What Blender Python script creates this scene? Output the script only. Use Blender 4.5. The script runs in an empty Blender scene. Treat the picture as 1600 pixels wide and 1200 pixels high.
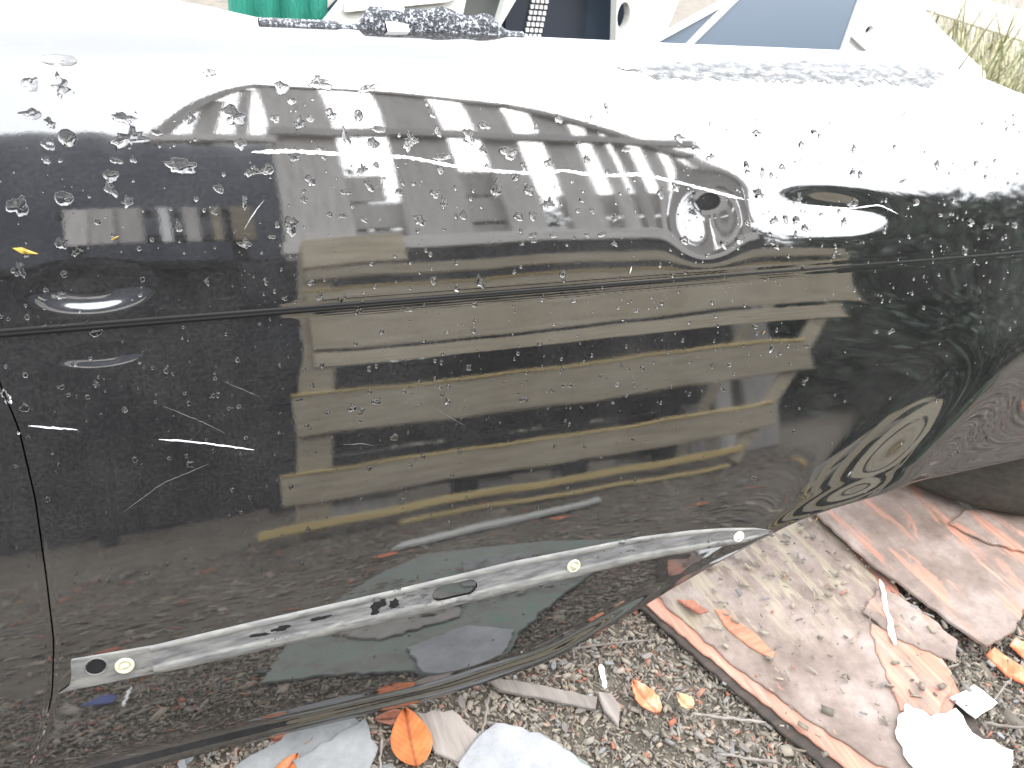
import bpy, bmesh, math, random
import numpy as np
from mathutils import Vector, Matrix
R = math.radians
random.seed(11); rng = np.random.default_rng(11)
scene = bpy.context.scene
col = scene.collection

# ------------------------------------------------------------------ camera
cam = bpy.data.cameras.new('camera'); cam_o = bpy.data.objects.new('camera', cam); col.objects.link(cam_o)
PITCH, YAW, ROLL = R(32.0), R(25.047), R(6.871)
fwd = Vector((math.sin(YAW)*math.cos(PITCH), math.cos(YAW)*math.cos(PITCH), -math.sin(PITCH)))
rgt = Vector((math.cos(YAW), -math.sin(YAW), 0)); up = rgt.cross(fwd)
r2 = rgt*math.cos(ROLL) + up*math.sin(ROLL); u2 = -rgt*math.sin(ROLL) + up*math.cos(ROLL)
M = Matrix.Identity(4)
for i in range(3): M[i][0], M[i][1], M[i][2] = r2[i], u2[i], -fwd[i]
M.translation = (0, 0, 1.0)
cam_o.matrix_world = M
cam.sensor_width = 36; cam.lens = 36*1256/1600; cam.clip_start = .02; cam.clip_end = 500
cam.dof.use_dof = True; cam.dof.focus_distance = 0.98; cam.dof.aperture_fstop = 9
scene.camera = cam_o

# ------------------------------------------------------------------ world, sun, exposure
SUN_EL, SUN_AZ = R(50), R(145)           # azimuth from +Y towards +X
w = bpy.data.worlds.new('World'); scene.world = w; w.use_nodes = True
nt = w.node_tree; nt.nodes.clear()
sky = nt.nodes.new('ShaderNodeTexSky'); sky.sky_type = 'NISHITA'; sky.sun_disc = False
sky.sun_elevation = SUN_EL; sky.sun_rotation = SUN_AZ; sky.air_density = 1.0; sky.dust_density = 8.0; sky.ozone_density = 1.0
cl = nt.nodes.new('ShaderNodeMix'); cl.data_type = 'RGBA'; cl.inputs[0].default_value = .8; cl.inputs[7].default_value = (12.2, 12.6, 13.2, 1)   # even cloud layer over the sky
hs = nt.nodes.new('ShaderNodeHueSaturation'); hs.inputs['Saturation'].default_value = 0.42
bg = nt.nodes.new('ShaderNodeBackground'); bg.inputs['Strength'].default_value = 0.15
wo = nt.nodes.new('ShaderNodeOutputWorld')
nt.links.new(sky.outputs[0], hs.inputs['Color']); nt.links.new(hs.outputs[0], cl.inputs[6]); nt.links.new(cl.outputs[2], bg.inputs['Color']); nt.links.new(bg.outputs[0], wo.inputs['Surface'])
sl = bpy.data.lights.new('sun', 'SUN'); sl.energy = .6; sl.angle = R(60); sl.color = (1, .96, .9)
so = bpy.data.objects.new('sun', sl); col.objects.link(so)
sd = Vector((math.sin(SUN_AZ)*math.cos(SUN_EL), math.cos(SUN_AZ)*math.cos(SUN_EL), math.sin(SUN_EL)))
so.rotation_euler = sd.to_track_quat('Z', 'Y').to_euler()
scene.view_settings.view_transform = 'Standard'; scene.view_settings.look = 'None'
scene.view_settings.exposure = 1.6; scene.view_settings.gamma = 1; scene.view_settings.use_curve_mapping = False
scene.cycles.max_bounces = 10; scene.cycles.glossy_bounces = 5; scene.cycles.transmission_bounces = 8

# ------------------------------------------------------------------ helpers
def tag(o, label=None, cat=None, group=None, kind=None):
    if label: o['label'] = label
    if cat: o['category'] = cat
    if group: o['group'] = group
    if kind: o['kind'] = kind
    return o
def mesh_obj(name, verts, faces, mat=None, parent=None, smooth=False, uv=None):
    me = bpy.data.meshes.new(name)
    me.from_pydata([tuple(v) for v in verts], [], [tuple(f) for f in faces]); me.update()
    if smooth: me.polygons.foreach_set('use_smooth', [True]*len(me.polygons))
    if uv is not None:
        l = me.uv_layers.new(name='UVMap'); li = np.empty(len(me.loops), dtype=np.int32); me.loops.foreach_get('vertex_index', li)
        l.data.foreach_set('uv', np.asarray(uv, dtype=np.float32)[li].ravel())
    o = bpy.data.objects.new(name, me); col.objects.link(o)
    if mat: me.materials.append(mat)
    if parent: o.parent = parent
    return o
def bm_obj(name, bm, mat=None, parent=None, smooth=False):
    me = bpy.data.meshes.new(name); bm.to_mesh(me); bm.free()
    if smooth: me.polygons.foreach_set('use_smooth', [True]*len(me.polygons))
    o = bpy.data.objects.new(name, me); col.objects.link(o)
    if mat: me.materials.append(mat)
    if parent: o.parent = parent
    return o
def empty(name, loc=(0, 0, 0)):
    o = bpy.data.objects.new(name, None); o.location = loc; o.empty_display_size = .05; col.objects.link(o); return o
def grid_faces(ni, nj):
    i, j = np.meshgrid(np.arange(ni-1), np.arange(nj-1), indexing='ij'); a = i*nj+j
    return np.stack([a, a+nj, a+nj+1, a+1], -1).reshape(-1, 4)
def slab(name, pts, z0, z1, mat, parent=None, bevel=.0015, tilt=None, jag=0.0, seed=0):
    """flat piece from an outline, with thickness, broken edges and a little warp"""
    rr = random.Random(seed); out = []
    n = len(pts)
    for k in range(n):
        a = Vector(pts[k]); b = Vector(pts[(k+1) % n]); m = max(1, int((b-a).length/.012)) if jag else 1
        d = (b-a); nn = Vector((-d.y, d.x)).normalized() if d.length else Vector((0, 0))
        for q in range(m):
            p = a+d*(q/m)
            if q: p = p+nn*rr.uniform(-jag, jag)
            out.append(p)
    bm = bmesh.new(); vs = [bm.verts.new((p.x, p.y, z1)) for p in out]
    f = bm.faces.new(vs); f.normal_update()
    if f.normal.z < 0: bmesh.ops.reverse_faces(bm, faces=[f])
    r = bmesh.ops.extrude_face_region(bm, geom=[f]); ev = [e for e in r['geom'] if isinstance(e, bmesh.types.BMVert)]
    for v in ev: v.co.z = z0
    bmesh.ops.recalc_face_normals(bm, faces=bm.faces)
    if bevel:
        bmesh.ops.bevel(bm, geom=[e for e in bm.edges if all(v.co.z > (z0+z1)/2 for v in e.verts)], offset=bevel, segments=1, affect='EDGES')
    if tilt:
        for v in bm.verts: v.co.z += tilt[0]*(v.co.x-pts[0][0])+tilt[1]*(v.co.y-pts[0][1])
    bmesh.ops.triangulate(bm, faces=bm.faces)
    return bm_obj(name, bm, mat, parent)
def box(name, c, s, mat, parent=None, rot=None, bevel=.004, wob=0.0):
    bm = bmesh.new(); bmesh.ops.create_cube(bm, size=1)
    for v in bm.verts: v.co = Vector((v.co.x*s[0], v.co.y*s[1], v.co.z*s[2]))
    if wob:
        for v in bm.verts: v.co += Vector((random.uniform(-wob, wob), 0, random.uniform(-wob, wob)))
    if bevel: bmesh.ops.bevel(bm, geom=list(bm.edges), offset=bevel, segments=1, affect='EDGES')
    o = bm_obj(name, bm, mat, parent); o.location = c
    if rot: o.rotation_euler = rot
    return o
def lathe(name, prof, n, mat, parent=None, axis='Y', smooth=True):
    vs, fs = [], []
    for k in range(n):
        a = 2*math.pi*k/n
        for r, h in prof:
            x, y = r*math.cos(a), r*math.sin(a)
            vs.append((x, h, y) if axis == 'Y' else (x, y, h))
    m = len(prof)
    for k in range(n):
        for j in range(m-1):
            fs.append((k*m+j, ((k+1) % n)*m+j, ((k+1) % n)*m+j+1, k*m+j+1))
    bm_o = mesh_obj(name, vs, fs, mat, parent, smooth); 
    return bm_o

# ------------------------------------------------------------------ materials
def mat(name, base=(.5, .5, .5), rough=.6, **kw):
    m = bpy.data.materials.new(name); m.use_nodes = True
    b = m.node_tree.nodes['Principled BSDF']; b.inputs['Base Color'].default_value = (*base, 1); b.inputs['Roughness'].default_value = rough
    for k, v in kw.items(): b.inputs[k].default_value = v
    return m
def N(m, t, **kw):
    n = m.node_tree.nodes.new(t)
    for k, v in kw.items(): setattr(n, k, v)
    return n
def L(m, a, b): m.node_tree.links.new(a, b)
def bsdf(m): return m.node_tree.nodes['Principled BSDF']
def coords(m, scale=(1, 1, 1), kind='Object', rot=(0, 0, 0)):
    tc = N(m, 'ShaderNodeTexCoord'); mp = N(m, 'ShaderNodeMapping'); mp.inputs['Scale'].default_value = scale; mp.inputs['Rotation'].default_value = rot
    L(m, tc.outputs[kind], mp.inputs['Vector']); return mp.outputs[0]
def noise(m, vec, scale, detail=5, rough=.6, dist=0):
    n = N(m, 'ShaderNodeTexNoise'); n.inputs['Scale'].default_value = scale; n.inputs['Detail'].default_value = detail
    n.inputs['Roughness'].default_value = rough; n.inputs['Distortion'].default_value = dist; L(m, vec, n.inputs['Vector']); return n.outputs['Fac']
def ramp(m, fac, stops):
    r = N(m, 'ShaderNodeValToRGB'); e = r.color_ramp.elements
    while len(e) < len(stops): e.new(.5)
    for k, (p, c) in enumerate(stops):
        e[k].position = p; e[k].color = (*c, 1) if len(c) == 3 else c
    L(m, fac, r.inputs['Fac']); return r.outputs['Color']
def mix(m, fac, a, b):
    x = N(m, 'ShaderNodeMix', data_type='RGBA')
    if hasattr(fac, 'links') or not isinstance(fac, (int, float)): L(m, fac, x.inputs[0])
    else: x.inputs[0].default_value = fac
    for s, v in ((6, a), (7, b)):
        if isinstance(v, tuple): x.inputs[s].default_value = (*v, 1)
        else: L(m, v, x.inputs[s])
    return x.outputs[2]
def bump(m, h, strength=.3, dist=.002):
    b = N(m, 'ShaderNodeBump'); b.inputs['Strength'].default_value = strength; b.inputs['Distance'].default_value = dist
    L(m, h, b.inputs['Height']); L(m, b.outputs[0], bsdf(m).inputs['Normal'])
def wood(name, cols, stretch=(2, 2, 30), rough=.8, bs=.5, per_object=True):
    m = mat(name, cols[0], rough)
    v = coords(m, stretch)
    if per_object:
        oi = N(m, 'ShaderNodeObjectInfo'); ad = N(m, 'ShaderNodeVectorMath', operation='ADD'); sc = N(m, 'ShaderNodeMath', operation='MULTIPLY'); sc.inputs[1].default_value = 37.
        L(m, oi.outputs['Random'], sc.inputs[0]); L(m, v, ad.inputs[0]); L(m, sc.outputs[0], ad.inputs[1]); v = ad.outputs[0]
    n1 = noise(m, v, 2.2, 7, .62, .4)
    c = ramp(m, n1, [(.25, cols[0]), (.5, cols[1]), (.78, cols[2])])
    if per_object:
        hv = N(m, 'ShaderNodeHueSaturation'); mr = N(m, 'ShaderNodeMapRange'); mr.inputs[3].default_value = .75; mr.inputs[4].default_value = 1.25
        L(m, oi.outputs['Random'], mr.inputs[0]); L(m, mr.outputs[0], hv.inputs['Value']); L(m, c, hv.inputs['Color']); c = hv.outputs[0]
    L(m, c, bsdf(m).inputs['Base Color']); bump(m, n1, bs, .004)
    return m

# black paint: glossy, wet, faint dust and hairline swirls, plus a grey lift imitating lens haze
paint = mat('black_paint', (.004, .004, .005), .03, IOR=2.5)
pv = coords(paint, (1, 1, 1), 'UV')
dust_veil = noise(paint, pv, 7, 8, .7)
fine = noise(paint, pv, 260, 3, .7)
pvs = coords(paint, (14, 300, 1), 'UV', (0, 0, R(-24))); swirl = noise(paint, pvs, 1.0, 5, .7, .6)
dm = N(paint, 'ShaderNodeMath', operation='MULTIPLY'); L(paint, dust_veil, dm.inputs[0]); L(paint, fine, dm.inputs[1])
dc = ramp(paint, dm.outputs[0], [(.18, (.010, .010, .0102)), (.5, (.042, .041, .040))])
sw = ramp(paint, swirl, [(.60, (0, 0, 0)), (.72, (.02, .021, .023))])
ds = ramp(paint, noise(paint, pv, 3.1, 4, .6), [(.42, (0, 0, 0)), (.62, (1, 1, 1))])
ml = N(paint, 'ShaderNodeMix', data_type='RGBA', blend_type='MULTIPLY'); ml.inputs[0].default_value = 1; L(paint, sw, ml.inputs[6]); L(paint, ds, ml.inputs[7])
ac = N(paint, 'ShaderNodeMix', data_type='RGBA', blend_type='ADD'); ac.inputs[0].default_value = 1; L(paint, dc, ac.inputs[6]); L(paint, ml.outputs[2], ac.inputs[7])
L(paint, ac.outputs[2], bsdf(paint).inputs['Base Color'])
rr_ = N(paint, 'ShaderNodeMapRange'); rr_.inputs[1].default_value = .35; rr_.inputs[2].default_value = .75; rr_.inputs[3].default_value = .012; rr_.inputs[4].default_value = .055
L(paint, dust_veil, rr_.inputs[0]); L(paint, rr_.outputs[0], bsdf(paint).inputs['Roughness'])
bump(paint, fine, .02, .0004)

dark_inner = mat('dark_underside', (.012, .012, .012), .7)
water = mat('water', (.78, .78, .78), .0, IOR=1.33); bsdf(water).inputs['Transmission Weight'].default_value = 1.0
scratch_m = mat('bare_scratch', (.72, .72, .74), .45)
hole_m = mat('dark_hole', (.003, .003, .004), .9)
clip_m = mat('cream_plastic', (.55, .52, .38), .45)
rubber = mat('weathered_rubber', (.02, .02, .018), .75)
rn = noise(rubber, coords(rubber), 60, 4); L(rubber, ramp(rubber, rn, [(.3, (.022, .021, .016)), (.75, (.05, .047, .037))]), bsdf(rubber).inputs['Base Color']); bump(rubber, rn, .3, .002)
seal_m = mat('black_seal', (.02, .021, .026), .45)
sn = noise(seal_m, coords(seal_m), 300, 2); L(seal_m, ramp(seal_m, sn, [(.5, (.018, .02, .028)), (.66, (.4, .42, .46))]), bsdf(seal_m).inputs['Base Color']); bump(seal_m, sn, .8, .003)
tape_m = mat('white_tape', (.8, .8, .8), .6)
# trim channel: bare chalky grey metal with black glue smears
trim = mat('bare_trim', (.4, .4, .4), .55)
tv = coords(trim, (18, 90, 1), 'UV'); t1 = noise(trim, tv, 1.3, 6, .65, .5); t2 = noise(trim, coords(trim, (60, 130, 1), 'UV'), 1.0, 6, .7)
t3 = noise(trim, coords(trim, (5, 12, 1), 'UV'), 1.4, 3)
tb = ramp(trim, t1, [(.25, (.06, .06, .062)), (.48, (.145, .145, .14)), (.72, (.235, .23, .205))])
gs = N(trim, 'ShaderNodeMath', operation='MULTIPLY'); L(trim, ramp(trim, t2, [(.54, (0, 0, 0)), (.6, (1, 1, 1))]), gs.inputs[0]); L(trim, ramp(trim, t3, [(.52, (0, 0, 0)), (.6, (1, 1, 1))]), gs.inputs[1])
tcol = mix(trim, gs.outputs[0], tb, (.025, .025, .025)); L(trim, tcol, bsdf(trim).inputs['Base Color']); bump(trim, t2, .25, .001)
speckled_m = mat('grey_speckled', (.3, .3, .3), .6)
rv = noise(speckled_m, coords(speckled_m, (60, 160, 1), 'UV'), 1.0, 6, .7); L(speckled_m, ramp(speckled_m, rv, [(.35, (.06, .065, .07)), (.52, (.16, .165, .17)), (.66, (.6, .61, .62))]), bsdf(speckled_m).inputs['Base Color'])

soil = mat('damp_soil', (.1, .08, .06), .9)
sv = coords(soil); s1 = noise(soil, sv, 9, 8, .7); s2 = noise(soil, sv, 140, 5, .7)
sc_ = mix(soil, s2, ramp(soil, s1, [(.3, (.06, .05, .040)), (.7, (.15, .128, .10))]), ramp(soil, s1, [(.3, (.10, .085, .068)), (.7, (.22, .19, .15))]))
L(soil, sc_, bsdf(soil).inputs['Base Color']); bump(soil, s2, .9, .008)
chips_m = mat('wood_chips', (.2, .17, .13), .85)
gi = N(chips_m, 'ShaderNodeNewGeometry'); chc = ramp(chips_m, gi.outputs['Random Per Island'], [(0, (.10, .087, .07)), (.3, (.19, .165, .13)), (.55, (.27, .23, .185)), (.75, (.16, .155, .15)), (.9, (.27, .235, .18)), (.985, (.30, .10, .06)), (1, (.36, .34, .31))])
L(chips_m, chc, bsdf(chips_m).inputs['Base Color'])
def leafmat(name, a, b, c):
    m = mat(name, a, .5); n = noise(m, coords(m, (1, 1, 1)), 38, 5, .6); 
    tc = N(m, 'ShaderNodeTexCoord'); sp = N(m, 'ShaderNodeSeparateXYZ'); L(m, tc.outputs['Object'], sp.inputs[0]); ab = N(m, 'ShaderNodeMath', operation='ABSOLUTE'); L(m, sp.outputs[0], ab.inputs[0])
    vv = N(m, 'ShaderNodeTexWave'); vv.inputs['Scale'].default_value = 28; vv.inputs['Distortion'].default_value = .6; mp = N(m, 'ShaderNodeCombineXYZ'); ad = N(m, 'ShaderNodeMath', operation='SUBTRACT'); L(m, sp.outputs[1], ad.inputs[0]); L(m, ab.outputs[0], ad.inputs[1]); L(m, ad.outputs[0], mp.inputs[0]); L(m, mp.outputs[0], vv.inputs['Vector'])
    vein = ramp(m, vv.outputs['Fac'], [(.0, (.75, .75, .75)), (.12, (1, 1, 1))]); rib = ramp(m, ab.outputs[0], [(.0006, (.45, .45, .45)), (.0014, (1, 1, 1))])
    m1 = N(m, 'ShaderNodeMix', data_type='RGBA', blend_type='MULTIPLY'); m1.inputs[0].default_value = 1; L(m, vein, m1.inputs[6]); L(m, rib, m1.inputs[7])
    m2 = N(m, 'ShaderNodeMix', data_type='RGBA', blend_type='MULTIPLY'); m2.inputs[0].default_value = 1; L(m, ramp(m, n, [(.3, a), (.55, b), (.8, c)]), m2.inputs[6]); L(m, m1.outputs[2], m2.inputs[7])
    L(m, m2.outputs[2], bsdf(m).inputs['Base Color']); bump(m, n, .3, .003); return m
leaf_orange = leafmat('orange_leaf', (.36, .085, .02), (.46, .13, .035), (.52, .20, .08))
leaf_brown = leafmat('brown_leaf', (.20, .06, .03), (.28, .10, .055), (.36, .16, .09))
leaf_red = leafmat('red_pale_leaf', (.62, .09, .02), (.65, .24, .12), (.75, .62, .5))
leaf_yellow = leafmat('yellow_leaf', (.55, .36, .04), (.62, .42, .07), (.6, .46, .15))
def stone(name, a, b, c, sc=14):
    m = mat(name, a, .75); n = noise(m, coords(m), sc, 8, .68); n2 = noise(m, coords(m), sc*14, 3, .7)
    L(m, mix(m, n2, ramp(m, n, [(.3, a), (.5, b), (.72, c)]), ramp(m, n, [(.3, b), (.7, c)])), bsdf(m).inputs['Base Color']); bump(m, n2, .5, .002); return m
slate_m = stone('grey_slate', (.09, .095, .10), (.16, .165, .165), (.24, .245, .25))
slate_green = stone('green_grey_slate', (.08, .072, .062), (.19, .18, .165), (.12, .20, .17), 24)
slate_pale = stone('pale_slate', (.13, .134, .142), (.22, .224, .235), (.32, .325, .34))
white_m = stone('white_plaster', (.72, .72, .72), (.8, .8, .79), (.84, .84, .83))
concrete_m = stone('pale_concrete', (.45, .46, .38), (.55, .56, .48), (.62, .62, .55))
grey_wood = wood('grey_slat_wood', [(.12, .10, .09), (.20, .175, .155), (.26, .235, .21)], (30, 4, 4))
# weathered ply: grey film, torn off to salmon wood
def plymat(name, thr, ang, tan=False):
    m = mat(name, (.3, .2, .2), .6)
    v = coords(m, (9, 2.2, 9), 'Object', (0, 0, R(ang))); n = noise(m, v, 2.6, 6, .62, .5)
    g = noise(m, coords(m, (70, 5, 70), 'Object', (0, 0, R(ang))), 1.6, 6, .65)
    grey = ramp(m, noise(m, coords(m), 11, 7, .7), [(.3, (.10, .072, .058)), (.5, (.19, .145, .122)), (.7, (.30, .25, .225))])
    sal = ramp(m, g, [(.25, (.27, .11, .075)), (.5, (.40, .19, .13)), (.75, (.50, .31, .24))])
    c = mix(m, ramp(m, n, [(thr-.02, (0, 0, 0)), (thr+.02, (.6, .6, .6)), (thr+.14, (1, 1, 1))]), grey, sal)
    if tan:
        ty = ramp(m, noise(m, coords(m, (26, 6, 26), 'Object', (0, 0, R(ang-10))), 1.7, 7, .7), [(.48, (0, 0, 0)), (.56, (1, 1, 1))])
        gx = N(m, 'ShaderNodeTexCoord'); sp = N(m, 'ShaderNodeSeparateXYZ'); L(m, gx.outputs['Object'], sp.inputs[0])
        mr = N(m, 'ShaderNodeMapRange'); mr.inputs[1].default_value = .56; mr.inputs[2].default_value = .70; L(m, sp.outputs[1], mr.inputs[0])
        mm = N(m, 'ShaderNodeMath', operation='MULTIPLY'); L(m, ty, mm.inputs[0]); L(m, mr.outputs[0], mm.inputs[1])
        c = mix(m, mm.outputs[0], c, ramp(m, g, [(.3, (.17, .14, .10)), (.7, (.34, .295, .22))]))
    L(m, c, bsdf(m).inputs['Base Color']); bump(m, g, .5, .002); return m
ply_a = plymat('weathered_ply', .66, 22, True); ply_b = plymat('peeled_ply', .57, 22); ply_c = plymat('torn_ply', .40, 25)
ply_dark = wood('dark_ply_edge', [(.02, .016, .013), (.04, .03, .024), (.07, .05, .04)], (4, 30, 4), per_object=False)
salmon = wood('salmon_wood', [(.28, .09, .05), (.38, .14, .085), (.42, .20, .13)], (8, 60, 8))
crate_wood = wood('weathered_crate_wood', [(.24, .20, .14), (.38, .33, .24), (.50, .45, .34)], (2, 20, 26))
gable_wood = wood('grey_gable_wood', [(.34, .32, .30), (.50, .475, .45), (.62, .59, .56)], (26, 20, 2))
yellow_wood = wood('yellow_batten', [(.38, .28, .12), (.55, .42, .18), (.62, .5, .26)], (2, 20, 26))
dark_wood = wood('dark_plank_wood', [(.012, .012, .014), (.024, .024, .027), (.045, .044, .046)], (20, 20, 2))
foliage = mat('dark_foliage', (.03, .05, .03), .6)
fi = N(foliage, 'ShaderNodeNewGeometry'); L(foliage, ramp(foliage, fi.outputs['Random Per Island'], [(0, (.018, .028, .022)), (.6, (.04, .06, .04)), (1, (.07, .10, .06))]), bsdf(foliage).inputs['Base Color'])
grass_m = mat('pale_grass', (.2, .25, .1), .6)
fi2 = N(grass_m, 'ShaderNodeNewGeometry'); L(grass_m, ramp(grass_m, fi2.outputs['Random Per Island'], [(0, (.20, .22, .12)), (.5, (.38, .36, .22)), (1, (.55, .50, .34))]), bsdf(grass_m).inputs['Base Color'])
weed_m = mat('green_weed', (.04, .11, .05), .6)
bark = wood('tree_bark', [(.03, .025, .02), (.06, .05, .04), (.1, .085, .07)], (20, 20, 3))
pale_metal = stone('pale_car_paint', (.50, .50, .46), (.56, .56, .52), (.60, .60, .56), 3); bsdf(pale_metal).inputs['Roughness'].default_value = .35
white_metal = stone('white_car_paint', (.74, .74, .73), (.78, .78, .77), (.8, .8, .8), 3); bsdf(white_metal).inputs['Roughness'].default_value = .35
blue_grey = mat('blue_grey_panel', (.10, .13, .17), .25)
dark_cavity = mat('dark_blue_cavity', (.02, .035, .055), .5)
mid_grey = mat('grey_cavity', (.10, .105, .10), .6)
green_cloth = mat('green_cloth', (.02, .22, .16), .7)
gn = noise(green_cloth, coords(green_cloth, (30, 30, 4)), 2, 4); bump(green_cloth, gn, .8, .02)

# ------------------------------------------------------------------ the setting: ground
gx_ = np.concatenate([np.linspace(-60, -3, 14), np.linspace(-2.8, 4.2, 160), np.linspace(4.6, 60, 14)])
gy_ = np.concatenate([np.linspace(-60, -3.2, 14), np.linspace(-3, 2.4, 130), np.linspace(2.8, 60, 14)])
GX, GY = np.meshgrid(gx_, gy_, indexing='ij')
def ground_z(x, y): return .006*np.sin(5.1*x+1.3*y)*np.sin(4.3*y-.7*x)+.003*np.sin(17*x+3)*np.sin(15*y+1)-.006
GZ = ground_z(GX, GY)
ground = mesh_obj('ground', np.stack([GX, GY, GZ], -1).reshape(-1, 3), grid_faces(len(gx_), len(gy_)), soil, smooth=True); tag(ground, kind='structure')

# ------------------------------------------------------------------ car body surface: profile by slope along the panel height
S_T = [-.10, 0.0, .0344, .0676, .0976, .127, .1539, .1807, .2055, .2303, .2535, .2769, .3219, .3648, .4074, .449, .4896, .5294, .5683, .6065, .644, .6809, .7175, .7536, .7713, .7897, .808, .8305, .8674, .90]
P_T = [-2, 1.0, 2.8, 4.7, 6.6, 8.3, 9.8, 11.4, 13.0, 14.6, 16.1, 16.7, 17.3, 17.8, 18.3, 18.6, 19.1, 19.7, 20.0, 20.7, 21.9, 23.2, 24.2, 25.5, 26.4, 29.2, 39.4, 59.2, 80.0, 86]
SS = np.linspace(-.10, .90, 4001); PP = np.radians(np.interp(SS, S_T, P_T)); k_ = np.ones(81)/81
PPs = np.convolve(np.pad(PP, 40, mode='edge'), k_, 'valid')
dS = SS[1]-SS[0]; i0 = int(np.argmin(abs(SS)))
YP = np.cumsum(np.sin(PPs))*dS; ZP = np.cumsum(np.cos(PPs))*dS
YP = YP-YP[i0]+.6533; ZP = ZP-ZP[i0]+.05
def gauss(u, s, u0, s0, su, ss, rot=0.0):
    c, d = math.cos(rot), math.sin(rot); a = (u-u0)*c+(s-s0)*d; b = -(u-u0)*d+(s-s0)*c
    return np.exp(-(a/su)**2-(b/ss)**2)
def sstep(x, a, b): t = np.clip((x-a)/(b-a), 0, 1); return t*t*(3-2*t)
CREASE = .554
def disp(u, s):
    fade = 1-.62*sstep(u, .25, 1.15)
    q = (s-CREASE)
    # body line: the skin below dips in gently and returns in two small steps that face down
    d = -.0016*fade*(sstep(q, -.07, -.006)*(1-.55*sstep(q, -.006, .001)-.45*sstep(q, .006, .012)))
    d = d - .0030*np.exp(-(((u+.088)/.046)**2+((s-.594)/.019)**2)**2)                       # dent above the crease
    d = d - .0014*np.exp(-(((u+.088)/.036)**2+((s-.528)/.010)**2)**2)
    d = d - .0034*gauss(u, s, .628, .632, .040, .036)                        # dent at the scratch end
    d = d - .0028*gauss(u, s, .82, .638, .105, .024, -.12)
    d = d + .008*gauss(u, s, 1.15, .42, .20, .10)                            # swelling towards the wheel arch
    d = d + .0252*gauss(u, s, .9467, .2012, .2292, .0603, .595)                      # flared lower corner
    d = d + .0009*np.exp(-((s-.8155)/.005)**2)*sstep(u, .02, .12)*(1-.8*sstep(u, .40, .55))            # shoulder crease
    d = d + .00005*np.sin(29*u+9*s)*np.sin(23*s+4*u+1)+.000012*np.sin(57*u-13*s+2)*np.sin(41*s-11*u)+.00035*np.sin(9*u+6*s+.5)*np.sin(8*s+1)
    return d
def base_pt(u, s):
    y = np.interp(s, SS, YP); z = np.interp(s, SS, ZP); p = np.interp(s, SS, PPs)
    bow = .07*np.clip(u-1.05, 0, None)**2
    n = np.stack([np.zeros_like(u), -np.cos(p), np.sin(p)], -1)
    return np.stack([u, y+bow, z], -1), n
def surf(u, s, off=0.0):
    u = np.asarray(u, float); s = np.asarray(s, float)
    P, n = base_pt(u, s); return P+n*(disp(u, s)+off)[..., None]
def frame(u, s):
    e = 1e-4; P = surf(u, s); tu = surf(u+e, s)-surf(u-e, s); ts = surf(u, s+e)-surf(u, s-e)
    tu = tu/np.linalg.norm(tu); n = np.cross(tu, ts); n = n/np.linalg.norm(n); ts = np.cross(n, tu)
    return P, tu, ts, n
BOT = [(-1.2, .02), (-.20, .02), (.014, .0179), (.25, .0065), (.35, .0146), (.415, .0202), (.48, .0482), (.5365, .0723), (.60, .0995), (.6556, .1227), (.73, .1500), (.8089, .1804), (.90, .2021), (1.0, .2133), (1.1, .2013), (1.2, .1997), (1.3, .1973), (1.4, .1933), (2.2, .23)]
TOP = [(-1.2, .8674), (.96, .8674), (1.029, .8532), (1.073, .828), (1.194, .79), (1.6, .74), (2.2, .72)]
GAP = [(-.1, -.285), (.02, -.25), (.0628, -.2255), (.1055, -.2037), (.1644, -.1852), (.2281, -.1739), (.3032, -.1694), (.3882, -.1662), (.4625, -.1690), (.5087, -.1776), (.55, -.186), (.9, -.19)]
def smooth_interp(tab, x):
    a = np.array(tab); xs = np.linspace(a[0, 0], a[-1, 0], 800); v = np.interp(xs, a[:, 0], a[:, 1]); k = np.ones(17)/17
    v = np.convolve(np.pad(v, 8, mode='edge'), k, 'valid'); return np.interp(x, xs, v)

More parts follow.
